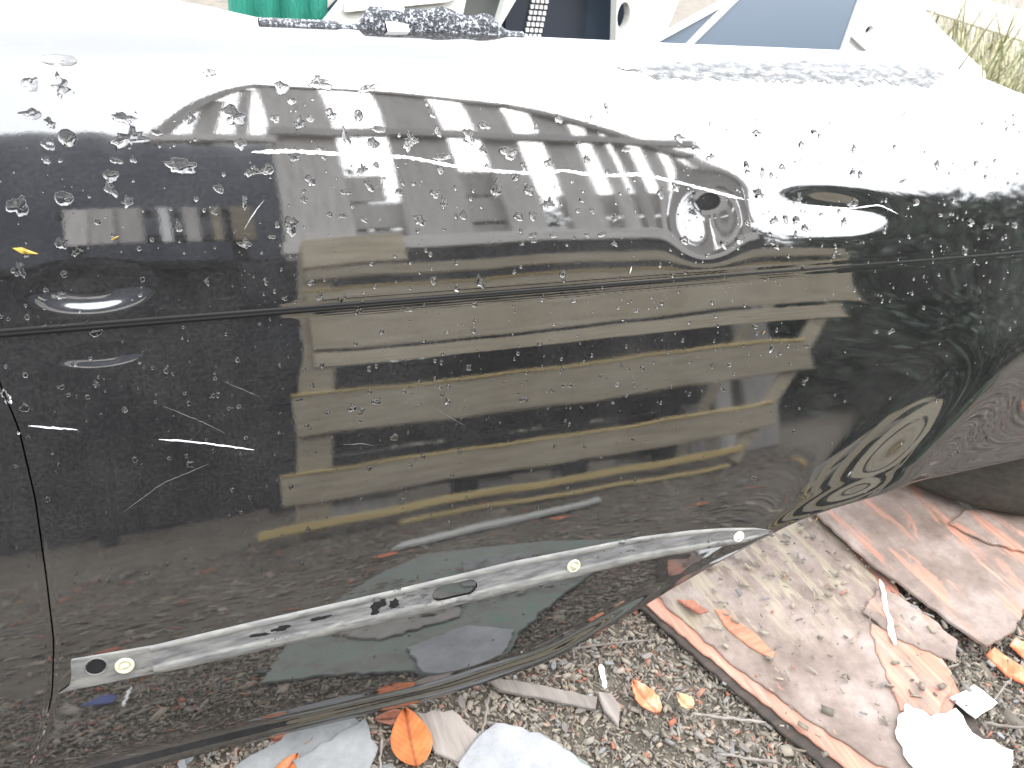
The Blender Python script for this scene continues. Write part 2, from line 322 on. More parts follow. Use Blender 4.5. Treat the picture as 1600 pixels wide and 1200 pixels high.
car = empty('car_body', (.5, .72, 0)); tag(car, 'wet glossy black car body side with long white scratch and bare trim channel', 'car body')
def panel(name, u_nodes, left=None, right=None, ns=400):
    # s parameter denser near the crease
    t = np.linspace(0, 1, ns); u0, t0 = np.meshgrid(u_nodes, t, indexing='ij')
    sb, st = smooth_interp(BOT, u0), smooth_interp(TOP, u0)
    s = sb+(st-sb)*t0; u = u0.copy()
    if left:   # move the left edge onto the gap curve
        u = u0+(smooth_interp(GAP, s)+.0008-u_nodes[0])*(1-sstep(u0, u_nodes[0], u_nodes[0]+.25))
    if right:
        u = u0+(smooth_interp(GAP, s)-.0008-u_nodes[-1])*sstep(u0, u_nodes[-1]-.25, u_nodes[-1])
    off = np.zeros_like(u)
    db = (s-sb); off += (.0060*(1-sstep(db, .004, .022))-.0016*np.exp(-((db-.026)/.006)**2))*(1-.85*sstep(u, .42, .62))       # rolled hem along the bottom
    if left: off -= .0004*np.exp(-((u-smooth_interp(GAP, s)-.0012)/.003)**2)
    if right: off -= .0004*np.exp(-((smooth_interp(GAP, s)-.0012-u)/.003)**2)
    P = surf(u, s)
    _, n = base_pt(u, s); P = P+n*off[..., None]
    UV = np.stack([u, s], -1)
    # returns: bottom and top flanges, side flanges
    def row(Pe, ne, te, Ue):
        rows, uvs = [], []
        for a in (50, 100, 150, 180):
            r = .0022; A = R(a); rows.append(Pe-ne*(r*(1-math.cos(A)))+te*(r*math.sin(A))); uvs.append(Ue)
        rows.append(rows[-1]-ne*.03); uvs.append(Ue); return rows, uvs
    tt = P[:, 1]-P[:, 0]; tt /= np.linalg.norm(tt, axis=-1, keepdims=True)
    rb, ub = row(P[:, 0], n[:, 0], -tt, UV[:, 0])
    t2 = P[:, -1]-P[:, -2]; t2 /= np.linalg.norm(t2, axis=-1, keepdims=True)
    rt, ut = row(P[:, -1], n[:, -1], t2, UV[:, -1])
    rt[-1] = rt[-2]+np.array([0, .004, -.05])
    P = np.concatenate([np.stack(rb[::-1], 1), P, np.stack(rt, 1)], 1); UV = np.concatenate([np.stack(ub[::-1], 1), UV, np.stack(ut, 1)], 1)
    nn = np.concatenate([np.repeat(n[:, :1], 5, 1), n, np.repeat(n[:, -1:], 5, 1)], 1)
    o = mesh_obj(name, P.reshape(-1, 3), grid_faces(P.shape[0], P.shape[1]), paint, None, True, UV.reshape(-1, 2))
    return o
def adopt(o, parent):
    o.parent = parent; o.matrix_parent_inverse = Matrix.Translation(parent.location).inverted(); return o
un = np.concatenate([np.linspace(-.186, -.15, 40), np.linspace(-.1482, 1.35, 640), np.linspace(1.36, 2.1, 60)])
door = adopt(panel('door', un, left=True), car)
ul = np.concatenate([np.linspace(-1.0, -.32, 60), np.linspace(-.315, -.186, 90)])
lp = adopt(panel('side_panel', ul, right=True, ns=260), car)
# dark inner shell a hand's width behind the skin
iu = np.linspace(-1.0, 2.1, 60); isv = np.linspace(.05, .80, 30); IU, IS = np.meshgrid(iu, isv, indexing='ij')
IS = np.maximum(IS, smooth_interp(BOT, IU)+.02); IS = np.minimum(IS, smooth_interp(TOP, IU)-.03)
IP = surf(IU, IS)+np.array([0, .085, 0])
adopt(mesh_obj('inner_shell', IP.reshape(-1, 3), grid_faces(60, 30), dark_inner, None, True), car)

# trim channel left bare where the side moulding came off
ST_T = [(-.1625, .2010), (-.0813, .1965), (.0282, .1998), (.1786, .2020), (.3472, .2075), (.5381, .2042), (.62, .1975), (.6783, .1895), (.735, .1785), (.7677, .1685)]
ST_B = [(-.181, .1603), (-.0457, .1568), (.1772, .1574), (.3486, .1596), (.5419, .1640), (.6492, .1606), (.7177, .1565), (.7677, .1655)]
nu, nv = 760, 30
tu = np.linspace(-.181, .7677, nu); tvv = np.linspace(0, 1, nv); TU, TV = np.meshgrid(tu, tvv, indexing='ij')
TT = np.interp(TU, *np.array(ST_T).T); TB = np.interp(TU, *np.array(ST_B).T)
lend = sstep(TU, -.181, -.160)
TT = TB+(TT-TB)*(.25+.75*lend)
TS = TB+(TT-TB)*TV
TU2 = TU+.016*TV*(1-lend)
sec = np.interp(TV, [0, .04, .16, .30, .36, .80, .86, .95, 1], [0, .0030, .0046, .0040, .0020, .0020, .0030, .0026, 0])
sec = sec*np.minimum(1, sstep(TU, -.183, -.176)*4)*(.25+.75*(1-sstep(TU, .70, .768)))
# the flat end plate left of the channel
sec = np.where(TU < -.085, np.minimum(sec, .0016), sec)
holes = [(-.14, .1853, .0105, .0098, False), (.2689, .1838, .0300, .0112, True)]
keep = np.ones((nu-1, nv-1), bool)
cu_, cs_ = (TU2[:-1, :-1]+TU2[1:, 1:])/2, (TS[:-1, :-1]+TS[1:, 1:])/2
def hole_r(u, s, h):
    if h[4]:
        du = np.maximum(abs(u-h[0])-(h[2]-h[3]), 0); return np.sqrt((du/h[3])**2+((s-h[1])/h[3])**2)
    return np.sqrt(((u-h[0])/h[2])**2+((s-h[1])/h[3])**2)
for h in holes:
    rr = hole_r(TU2, TS, h); near = (rr < 1.28) & (rr > .72)
    sc = np.where(near, 1/np.maximum(rr, 1e-3), 1)
    if h[4]:
        cx = np.clip(TU2, h[0]-(h[2]-h[3]), h[0]+(h[2]-h[3])); near2 = (rr < 1.12) & (rr > .88); sc = np.where(near2, 1/np.maximum(rr, 1e-3), 1)
        TU2 = cx+(TU2-cx)*sc; TS = h[1]+(TS-h[1])*sc
    else:
        near2 = (rr < 1.12) & (rr > .88); sc = np.where(near2, 1/np.maximum(rr, 1e-3), 1)
        TU2 = h[0]+(TU2-h[0])*sc; TS = h[1]+(TS-h[1])*sc
    sec = np.where(rr < 1.25, np.minimum(sec, .0018), sec)
    cu_, cs_ = (TU2[:-1, :-1]+TU2[1:, 1:])/2, (TS[:-1, :-1]+TS[1:, 1:])/2
    keep &= hole_r(cu_, cs_, h) > .985
TP = surf(TU2, TS); _, tn = base_pt(TU2, TS); TP = TP+tn*(sec+.0003)[..., None]
chan = adopt(mesh_obj('trim_channel', TP.reshape(-1, 3), grid_faces(nu, nv)[keep.ravel()], trim, None, True, np.stack([TU2, TS], -1).reshape(-1, 2)), car)
floor_m = trim.copy(); floor_m.name = 'shaded_trim_floor'  # channel floor coloured darker, standing in for shade in the relief
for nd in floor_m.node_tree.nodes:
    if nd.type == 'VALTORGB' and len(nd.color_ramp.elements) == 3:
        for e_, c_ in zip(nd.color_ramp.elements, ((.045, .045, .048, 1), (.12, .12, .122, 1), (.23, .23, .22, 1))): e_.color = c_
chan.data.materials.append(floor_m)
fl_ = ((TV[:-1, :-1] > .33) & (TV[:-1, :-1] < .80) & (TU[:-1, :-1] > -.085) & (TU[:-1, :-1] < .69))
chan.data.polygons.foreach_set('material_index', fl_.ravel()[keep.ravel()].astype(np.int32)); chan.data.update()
chan['label'] = 'bare chalky grey trim channel along the lower door'
def on_surface(o, u, s, off=0.0, spin=0.0, parent=car):
    P, a, b, n = frame(u, s); c, d = math.cos(spin), math.sin(spin); a2, b2 = a*c+b*d, -a*d+b*c
    Mx = Matrix(((a2[0], b2[0], n[0], P[0]+n[0]*off), (a2[1], b2[1], n[1], P[1]+n[1]*off), (a2[2], b2[2], n[2], P[2]+n[2]*off), (0, 0, 0, 1)))
    if parent is None: o.matrix_world = Mx
    else:
        o.parent = parent; o.matrix_parent_inverse = Matrix.Identity(4)
        pl = parent.location if parent.type == 'EMPTY' else Vector((0, 0, 0))
        o.matrix_basis = Mx if parent.type != 'EMPTY' else Matrix.Translation(-pl) @ Mx
    return o
def chan_child(o, u, s, off, spin=0.0):
    P, a, b, n = frame(u, s); c, d = math.cos(spin), math.sin(spin); a2, b2 = a*c+b*d, -a*d+b*c
    o.parent = chan; o.matrix_parent_inverse = chan.matrix_parent_inverse.inverted() if False else Matrix.Identity(4)
    o.matrix_basis = Matrix(((a2[0], b2[0], n[0], P[0]+n[0]*off), (a2[1], b2[1], n[1], P[1]+n[1]*off), (a2[2], b2[2], n[2], P[2]+n[2]*off), (0, 0, 0, 1)))
ring = lathe('hole_rim', [(.0100, .0002), (.0103, .0024), (.0110, .0027), (.0120, .0020), (.0126, .0002)], 40, trim, axis='Z'); chan_child(ring, -.14, .1853, 0)
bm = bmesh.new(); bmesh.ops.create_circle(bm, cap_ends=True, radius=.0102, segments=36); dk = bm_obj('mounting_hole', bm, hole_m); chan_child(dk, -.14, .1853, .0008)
def clip(u, s, r, m, spin, kind):
    o = lathe('trim_clip', [(0, .0040), (r*.30, .0040), (r*.34, .0028), (r*.62, .0026), (r*.70, .0042), (r*.95, .0040), (r, .0028), (r*1.02, .0002)], 36, m, axis='Z'); chan_child(o, u, s, .0004, spin)
    b = box('slot_bar', (0, 0, .0037), (r*.95, r*.26, .0020), m, o, bevel=.0004)
    return o
clip(-.1125, .1790, .0098, clip_m, .2, 0); clip(.4363, .1815, .0098, clip_m, -.5, 1); clip(.706, .1705, .0088, stone('chalky_clip', (.5, .5, .48), (.6, .6, .58), (.66, .66, .64)), .3, 2)
# black glue smears on the channel
for k, (u, s, a, b) in enumerate([(.170, .187, .010, .006), (.166, .179, .006, .010), (.176, .194, .004, .006), (.19, .184, .007, .008), (.03, .181, .013, .003), (.055, .183, .012, .004), (.10, .186, .014, .003), (.515, .191, .016, .006), (.60, .187, .03, .006)]):
    n_ = 18; rr = random.Random(k); vs = [(0, 0, .0006)]
    for q in range(n_):
        f = rr.uniform(.6, 1.15); vs.append((a*f*math.cos(q*2*math.pi/n_), b*f*math.sin(q*2*math.pi/n_), 0))
    o = mesh_obj('glue_smear', vs, [(0, 1+q, 1+(q+1) % n_) for q in range(n_)], hole_m if k < 7 else mat('grey_smear_%d' % k, (.16, .16, .165), .5)); chan_child(o, u, s, .0024)

# added dark strip imitating the crease's shade along the body line, thinner towards the right
bl_m = mat('black_crease_shade', (.006, .006, .006), .55); bsdf(bl_m).inputs['Specular IOR Level'].default_value = .25
for ua, ub, nb in ((-.1845, 1.5, 420), (-.95, -.1885, 160)):
    bu = np.linspace(ua, ub, nb); bt = np.linspace(-1, 1, 9); BU, BT = np.meshgrid(bu, bt, indexing='ij'); bw = .0046*(1-.62*sstep(BU, -.1, .9)); BS = CREASE+.003+BT*bw
    BPp = surf(BU, BS); _, bn = base_pt(BU, BS); BPp = BPp+bn*((.0014*np.sqrt(np.clip(1-BT**2, 0, 1))-.0003-.0007*np.exp(-(BT/.16)**2))*(1-.5*sstep(BU, 0, .9)))[..., None]
    adopt(mesh_obj('body_line_shade', BPp.reshape(-1, 3), grid_faces(nb, 9), bl_m, None, True), car)
# scratches: bare lines in the paint
faint_m = mat('faint_hairline', (.16, .16, .165), .5)
def scratch(pts, wmm, off=.0004, seed=0, par=None):
    rr = random.Random(seed); a = np.array(pts); L_ = np.concatenate([[0], np.cumsum(np.hypot(*np.diff(a, axis=0).T))]); n_ = max(8, int(L_[-1]/.003))
    q = np.linspace(0, L_[-1], n_); u = np.interp(q, L_, a[:, 0]); s = np.interp(q, L_, a[:, 1])
    k = np.ones(5)/5; u = np.convolve(np.pad(u, 2, mode='edge'), k, 'valid'); s = np.convolve(np.pad(s, 2, mode='edge'), k, 'valid')+np.array([rr.uniform(-.0004, .0004) for _ in q])
    wv = np.array([wmm*.001*rr.uniform(.6, 1.1) for _ in q])*np.minimum(1, np.minimum(q, L_[-1]-q)/.02+.15)
    A = surf(u, s+wv/2, off); B = surf(u, s-wv/2, off); m_ = surf(u, s, off+.0002)
    vs = np.stack([A, m_, B], 1).reshape(-1, 3)
    adopt(mesh_obj('scratch', vs, grid_faces(n_, 3), scratch_m if seed < 6 else faint_m, None, True), car)
scratch([(.0729, .7197), (.1109, .7205), (.1564, .7175), (.239, .7125), (.2821, .7037), (.3425, .6957), (.3982, .6917), (.419, .6957), (.4737, .688), (.5267, .6892), (.5816, .678), (.6839, .6537)], 4.2, seed=1)
scratch([(.6839, .6537), (.7622, .6446), (.8621, .6361), (.9142, .6395), (.9513, .6249)], 2.2, seed=2)
scratch([(-.1625, .4650), (-.1169, .4539)], 2.2, seed=3); scratch([(-.0485, .4344), (-.0152, .4267), (.0479, .4078)], 2.0, seed=4)
scratch([(.0584, .6413), (.0696, .6582), (.0838, .6738)], 1.0, seed=5); scratch([(.0584, .6413), (.066, .636)], .8, seed=9)
scratch([(.14, .40), (.165, .398), (.18, .392)], .6, seed=6); scratch([(-.09, .36), (-.05, .385), (.0, .40)], .5, seed=7); scratch([(.25, .43), (.29, .40)], .5, seed=8)
scratch([(-.04, .47), (.0, .445), (.02, .43)], .6, seed=10); scratch([(.02, .49), (.06, .465)], .5, seed=12)
# remains of the window seal on the top edge
sp = []
for k, u in enumerate(np.linspace(.10, .40, 61)):
    h = .004+.018*sstep(u, .205, .215)*(1-sstep(u, .345, .385))+.004*math.sin(u*90)*sstep(u, .28, .3)*(1-sstep(u, .35, .38))
    if u < .2: h = .006 if u < .185 else .003
    P = surf(u, .8674); sp.append([(u, P[1]-.001, P[2]-.004), (u, P[1]+.001, P[2]+h*.7), (u, P[1]+.006, P[2]+h), (u, P[1]+.012, P[2]+h*.8), (u, P[1]+.014, P[2]-.012)])
sp = np.array(sp); seal = adopt(mesh_obj('window_seal', sp.reshape(-1, 3), grid_faces(61, 5), seal_m, None, True), car)
P = surf(.2475, .8674); tp = mesh_obj('white_tape', [(.236, P[1]-.004, P[2]-.003), (.262, P[1]-.004, P[2]-.006), (.255, P[1]+.006, P[2]+.0245), (.230, P[1]+.006, P[2]+.0245), (.257, P[1]+.02, P[2]+.006), (.232, P[1]+.02, P[2]+.006)], [(0, 1, 2, 3), (3, 2, 4, 5)], tape_m)
tp.parent = seal
# thin speckled grey band along the shoulder at the far end
ru = np.linspace(.50, 1.04, 200); rs = np.linspace(0, 1, 9); RU, RS = np.meshgrid(ru, rs, indexing='ij')
nz = lambda q: np.convolve(rng.normal(0, 1, 200+2*q), np.ones(2*q+1)/(2*q+1)**.5, 'valid')
lo_ = .802+.0022*nz(3)+.0012*nz(1); hi_ = .824+.010*sstep(ru, .6, .8)+.0022*nz(4)+.001*nz(1); env = sstep(ru, .50, .60)*(1-sstep(ru, 1.0, 1.04))
mid_ = (lo_+hi_)/2; lo_ = mid_+(lo_-mid_)*env; hi_ = mid_+(hi_-mid_)*env
RSs = lo_[:, None]+(hi_-lo_)[:, None]*RS
ro = .0005+.0014*np.clip(rng.normal(0, .5, RU.shape), 0, 1)*np.sin(np.pi*RS)
RP = surf(RU, RSs); _, rnn = base_pt(RU, RSs); RP = RP+rnn*ro[..., None]
adopt(mesh_obj('speckled_band', RP.reshape(-1, 3), grid_faces(200, 9), speckled_m, None, True, np.stack([RU, RSs], -1).reshape(-1, 2)), car)

# ------------------------------------------------------------------ water drops on the paint
def drop_mesh(k, nr=7, na=22):
    rr = random.Random(100+k); jag = (.06, .20, .32, .42, .55)[k % 5]
    am = [(q, rr.uniform(-jag, jag)/(q**.35), rr.uniform(0, 6.28)) for q in (2, 3, 4, 5, 7, 9)]
    bumps = [(rr.uniform(-.5, .5), rr.uniform(-.5, .5), rr.uniform(.14, .32), rr.uniform(-.55, .6)) for _ in range(3+k % 6)]
    vs = []
    for i in range(nr+1):
        t = i/nr
        for j in range(na):
            a = 2*math.pi*j/na; R_ = max(.4, 1+sum(c*math.cos(q*a+p) for q, c, p in am))
            r = math.sin(t*math.pi/2)*R_; h = math.cos(t*math.pi/2)**.75
            x, y = r*math.cos(a), r*math.sin(a)
            h *= 1+sum(g*math.exp(-((x-bx)**2+(y-by)**2)/w_**2) for bx, by, w_, g in bumps)
            vs.append((x, y-.18*h, h*.42-.015))
    fs = [(i*na+j, (i+1)*na+j, (i+1)*na+(j+1) % na, i*na+(j+1) % na) for i in range(1, nr) for j in range(na)]
    c0 = len(vs); vs.append((0, vs[0][1], max(v[2] for v in vs[:na]))); fs += [(c0, na+j, na+(j+1) % na) for j in range(na)]
    c1 = len(vs); vs.append((0, 0, -.02)); fs += [(c1, nr*na+(j+1) % na, nr*na+j) for j in range(na)]
    used = sorted({i for f in fs for i in f}); mp = {o: n for n, o in enumerate(used)}
    me = bpy.data.meshes.new('water_drop'); me.from_pydata([vs[i] for i in used], [], [tuple(mp[i] for i in f) for f in fs]); me.update()
    me.polygons.foreach_set('use_smooth', [True]*len(me.polygons)); me.materials.append(water); return me
DM = [drop_mesh(k) for k in range(15)]
DROPS = "-872,8054,1887,680 -1127,7832,725,814 -884,7820,864,958 -1163,7559,1081,582 -1017,7480,573,506 -892,7347,998,1004 -390,7529,1206,577 -362,7345,1485,1071 -1058,7290,644,717 -1094,7147,500,357 -501,7132,776,355 -354,7136,352,354 70,7075,1476,1060 -569,6991,846,707 -589,6872,634,775 -993,6794,994,848 -1380,6736,1005,1137 -448,6747,703,492 203,7513,708,792 615,7558,1424,1012 -113,7392,706,358 645,7279,709,642 740,7008,778,566 396,6845,633,493 628,6712,352,703 -17,6484,490,560 329,6627,351,421 438,7968,574,534 1110,7832,869,814 1501,7883,1322,752 1198,7700,579,440 1015,7529,502,580 1253,7485,722,653 1368,7530,435,510 1582,7576,731,586 1870,7565,592,737 1998,7840,1348,451 2403,7293,833,1032 2730,7400,387,813 3090,7351,871,831 3281,7462,964,534 2685,7569,464,376 2076,7421,820,514 2001,7269,815,802 1714,7350,513,945 1436,7222,578,432 1468,7143,289,431 1169,7160,716,715 886,7024,852,639 1307,6906,646,640 1225,6804,357,284 1223,6713,500,425 1854,7006,587,577 2016,7050,370,435 1922,6839,588,648 1663,6779,799,357 2247,6762,523,507 2768,7127,1159,519 2729,6991,462,590 3247,7198,559,529 3351,6760,562,826 2652,6737,612,660 2748,6630,538,587 2966,6489,468,665 2456,6453,906,582 2427,6343,377,291 1845,6491,585,429 1608,6534,434,356 1474,6553,360,355 1068,6457,924,988 926,6469,354,423 603,6296,563,421 863,6348,424,282 1725,6630,291,286 2290,6863,300,291 2411,6847,302,292 3555,7160,1145,916 3383,6766,805,978 4054,7039,681,699 3728,7008,497,536 3619,6896,574,684 3779,6741,747,764 4016,6581,762,770 3637,6449,656,682 3815,6450,666,534 4446,7260,441,318 4547,7076,445,635 5080,7181,749,408 4343,6829,262,313 4453,6612,352,393 4407,6487,350,392 4604,6479,446,474 4908,6385,643,481 5563,6655,588,912 5778,6742,702,755 6077,7195,829,429 5845,7312,911,596 6295,7083,636,433 5912,6066,712,677 6522,5979,760,612 3914,7434,422,703 4196,7535,606,635 3807,6229,582,382 4079,6209,681,309 4896,6070,551,322 4721,6194,722,398 4529,6195,443,316 3673,6140,412,304 3829,6162,500,306 7020,7370,804,454 7948,7385,637,382 7735,7221,497,564 8634,7164,344,541 7420,6939,480,552 7100,6887,347,595 6846,6972,450,713 6866,6892,451,356 8620,6842,412,589 8758,6822,418,594 10189,6928,492,537 10971,6933,447,449 9551,6709,610,310 7705,6519,990,745 8662,6437,1242,688 7052,6604,1035,629 9817,6408,786,630 10547,6412,427,601 7311,6257,592,547 6877,6242,564,445 7501,6266,484,553 7684,6250,741,558 7831,6134,628,563 8118,6301,389,286 6762,6033,892,709 7360,5919,596,550 7664,6031,370,372 7293,5973,473,548 8519,6191,543,488 9257,6018,443,408 9729,5923,467,314 10312,6209,665,324 10940,6073,891,672 11272,5993,555,456 11907,5994,793,590 10879,5650,708,560 8350,5735,400,389 7834,5599,377,378 1218,5853,430,428 2571,5782,458,589 3123,5729,633,751 4188,5749,517,548 932,5704,356,285 1299,5689,432,430 1559,5677,291,288 2848,5675,389,447 -740,6564,353,352 -1076,6381,640,635 -952,6296,496,423 571,6284,704,351 -1438,6162,432,711 -1090,6091,427,425 -1267,5951,287,285 -1146,5887,429,498 -894,5502,785,430 179,5931,351,353 -1132,5205,433,291 -1273,4995,364,295 -963,4991,361,293 -1611,4830,517,523 -1743,4956,445,744 -741,4696,362,372 -199,4023,441,466 986,4587,365,300 2277,5471,603,295 3057,5467,553,302 4338,5412,526,318 1823,4459,602,460 1550,4411,522,459 1633,4347,450,308 2570,4542,468,310 3619,4255,421,408 3678,4247,339,409 2664,4352,552,394 2012,4001,616,476 3029,5168,396,381 3867,4926,424,318 2949,4731,397,466 4166,4573,437,490 4271,4356,443,332 5319,4462,486,345 4955,4283,471,343 2078,3210,397,255 2176,3626,314,328 1657,4382,375,384 1136,4728,365,298 1270,4395,370,305 7073,4850,579,370 7367,4510,599,476 7981,4494,641,295 6401,4369,433,365 6682,4356,446,370 7975,3962,513,502 9521,4563,607,426 9234,4580,588,314 10113,4868,486,327"
SPECIAL = {(-872, 8054): 'wide crescent water drop on the bright shoulder at far left',
           (70, 7075): 'largest round water drop on dark paint left of the long scratch'}
def place_drop(o, u, s, a, b, spin):
    P, tu_, ts_, n = frame(u, s); c, d = math.cos(spin), math.sin(spin); x, y = tu_*c+ts_*d, -tu_*d+ts_*c; hh = min(a, b)*1.25
    o.matrix_world = Matrix(((x[0]*a, y[0]*b, n[0]*hh, P[0]), (x[1]*a, y[1]*b, n[1]*hh, P[1]), (x[2]*a, y[2]*b, n[2]*hh, P[2]), (0, 0, 0, 1)))
for k, tok in enumerate(DROPS.split()):
    a_ = [int(q) for q in tok.split(',')]; u, s, hw, hh = a_[0]*1e-4, a_[1]*1e-4, a_[2]*1e-5, a_[3]*1e-5
    o = bpy.data.objects.new('water_drop', DM[(k*7) % 15]); col.objects.link(o); place_drop(o, u, s, hw*.82, hh*.82, random.uniform(-.3, .3))
    lab = SPECIAL.get((a_[0], a_[1]))
    if lab: tag(o, lab, 'water drop', 'water drops beaded on the black paint')
    else:
        if s > .78: zone = 'on the bright shoulder, ' + ('left' if u < .3 else 'right') + ' part'
        elif s > CREASE:
            line = np.interp(u, [.07, .28, .40, .58, .68, .95], [.72, .704, .692, .678, .654, .625]); ab = 'above' if s > line else 'below'
            zone = ('at the left end over the shallow oval dents' if u < -.05 else 'left of the long scratch' if u < .07 else ab+' the left third of the long scratch' if u < .28 else ab+' the middle of the long scratch' if u < .48
                    else ab+' the right third of the long scratch' if u < .60 else 'around the ringed dent at the scratch end' if u < .74 else ab+' the thin second scratch' if u < .96 else 'at the right end beyond the second scratch')
        else: zone = 'below the crease, ' + ('left of the mirrored crate' if u < .06 else 'over the left of the mirrored crate' if u < .35 else 'over the right of the mirrored crate' if u < .75 else 'near the flared right corner')
        sz = 'large' if max(hw, hh) > .009 else 'medium' if max(hw, hh) > .0055 else 'small'
        tag(o, '%s water drop on paint %s' % (sz, zone), 'water drop', '%s water drops %s' % (sz, zone))
# the finest spatter, joined
tv_, tf_ = [], []
base = [(math.cos(q*math.pi/3), math.sin(q*math.pi/3)) for q in range(6)]
for k in range(1500):
    s = rng.choice([rng.uniform(.28, .78), rng.uniform(.40, .66), rng.uniform(.04, .3)], p=[.55, .35, .10]); u = rng.uniform(-.19, 1.35)
    if s < smooth_interp(BOT, u)+.02: continue
    if u > .8 and s < .5 and rng.random() < .7: continue
    if -.19 < u < .78 and .15 < s < .21: continue
    r = .0008+.0024*rng.random()**2.2; P, a, b, n = frame(u, s); i0_ = len(tv_); el = rng.uniform(.7, 1.5)
    for h, sc in ((-.0001, 1), (r*.38, .66)):
        for cx, cy in base: j_ = rng.uniform(.75, 1.2); tv_.append(P+a*(cx*r*sc*j_)+b*(cy*r*sc*el*j_)+n*h)
    tv_.append(P+n*r*.55); tv_.append(P-n*.0002)
    for q in range(6):
        p = (q+1) % 6; tf_ += [(i0_+q, i0_+p, i0_+6+p, i0_+6+q), (i0_+6+q, i0_+6+p, i0_+12), (i0_+p, i0_+q, i0_+13)]
sp_o = mesh_obj('water_spatter', tv_, tf_, water, None, True); tag(sp_o, 'fine water spatter across the black paint', 'water spatter', kind='stuff')

# ------------------------------------------------------------------ leaves and small bits
def leaf(name, c, length, width, ang, m, label, group=None, z=.006, curl=.25, stem=.35, jag=.0, sh=1.0, tilt=(0, 0)):
    n_, k_w = 15, 9; vs, fs = [], []; rr = random.Random(int(abs(c[0]*1e4+c[1]*777)))
    for i in range(n_):
        t = i/(n_-1); wd = width/2*(math.sin(math.pi*min(1, t**.8*1.0))**.8)*(1+jag*rr.uniform(-1, 1))
        for j in range(k_w):
            x = (j/(k_w-1)-.5)*2
            vs.append((x*wd*(1+jag*rr.uniform(-.3, .3)), (t-.5)*length, curl*width*(abs(x)**1.4)*.5+.10*length*sh*(t-.5)**2-.0015*math.exp(-(x/.12)**2)+width*.02*math.sin(9*t+5*x)))
    fs = [tuple(f) for f in grid_faces(n_, k_w)]
    o = mesh_obj(name, vs, fs, m, None, True)
    md = o.modifiers.new('thick', 'SOLIDIFY'); md.thickness = .0006
    if stem:
        sv_, q = [], 6
        for i in range(8):
            t = i/7; y = length*.5+t*length*stem; 
            for j in range(q): a = 2*math.pi*j/q; sv_.append((.0011*math.cos(a)+.004*t*t, y, .0011*math.sin(a)+.10*length*sh*.25+.004*t))
        sf = [(i*q+j, (i+1)*q+j, (i+1)*q+(j+1) % q, i*q+(j+1) % q) for i in range(7) for j in range(q)]
        mesh_obj('stem', sv_, sf, leaf_brown, o, True)
    o.location = (c[0], c[1], z); o.rotation_euler = (tilt[0], tilt[1], ang)
    tag(o, label, 'leaf', group); return o
LG = 'fallen leaves on the debris'
leaf('fallen_leaf', (.206, .625), .090, .055, R(-5), leaf_orange, 'large orange leaf with upright stem on the debris below the door', LG, .016, .22, .24)
leaf('fallen_leaf', (.045, .632), .05, .026, R(-45), leaf_orange, 'orange leaf tip at the bottom edge left of the large leaf', LG, .012, .3, 0)
leaf('fallen_leaf', (.192, .668), .05, .024, R(80), leaf_brown, 'brown leaf under the door edge above the large orange leaf', LG, .008, .2, 0)
leaf('fallen_leaf', (.058, .676), .055, .024, R(75), leaf_brown, 'brown leaf under the door edge, left of the other brown one', LG, .008, .2, 0)
leaf('fallen_leaf', (.548, .588), .062, .034, R(10), leaf_red, 'red and white blotched leaf lying flat on the debris', LG, .012, .35, 0, .12)
leaf('fallen_leaf', (.602, .566), .03, .024, R(20), leafmat('peach_leaf', (.5, .26, .12), (.6, .36, .2), (.7, .5, .34)), 'small curled peach leaf right of the blotched leaf', LG, .010, .5, 0, .1)
for k, (x, y, m, a, ln) in enumerate([(1.257, -.247, leaf_orange, 40, .07), (2.20, -.98, leaf_yellow, 10, .07), (2.32, -.75, leaf_red, 70, .12), (1.9, -.62, leaf_yellow, 120, .05), (.95, -.55, leaf_red, 85, .07), (.40, -.45, leaf_red, 80, .08), (-.1, -.35, leaf_brown, 30, .05), (1.55, -.4, leaf_brown, 140, .06), (3.0, -.35, leaf_orange, 60, .1)]):
    leaf('fallen_leaf', (x, y), ln, ln*.55, R(a), m, ('fallen leaf on the open ground before the crate, seen mirrored in the paint'), 'leaves mirrored in the paint', .014, .25, .2)
# small dry leaf crumbs stuck to the paint
for k, (u, s, a, sz, lab) in enumerate([(-.1378, .6319, -.35, .011, 'long yellow leaf crumb stuck to paint at far left'), (-.0604, .6406, .4, .0045, 'tiny pale yellow crumb on paint beside the left dent'), (.5122, .5736, 1.2, .0055, 'pale cream crumb on paint just above the crease'), (.7208, .4749, .8, .0035, 'tiny cream crumb on paint below the crease'), (.8391, .1790, .9, .004, 'tiny yellow crumb on the flared lower edge')]):
    vs = [(-sz, 0, .0004), (-sz*.3, sz*.28, .0016), (sz, sz*.08, .0004), (-sz*.2, -sz*.26, .0002), (0, 0, .002)]
    o = mesh_obj('leaf_crumb', vs, [(0, 3, 4), (3, 2, 4), (2, 1, 4), (1, 0, 4)], leaf_yellow if k != 2 else clip_m); on_surface(o, u, s, .0004, a, None)
    tag(o, lab, 'leaf crumb', 'crumbs stuck to the paint')

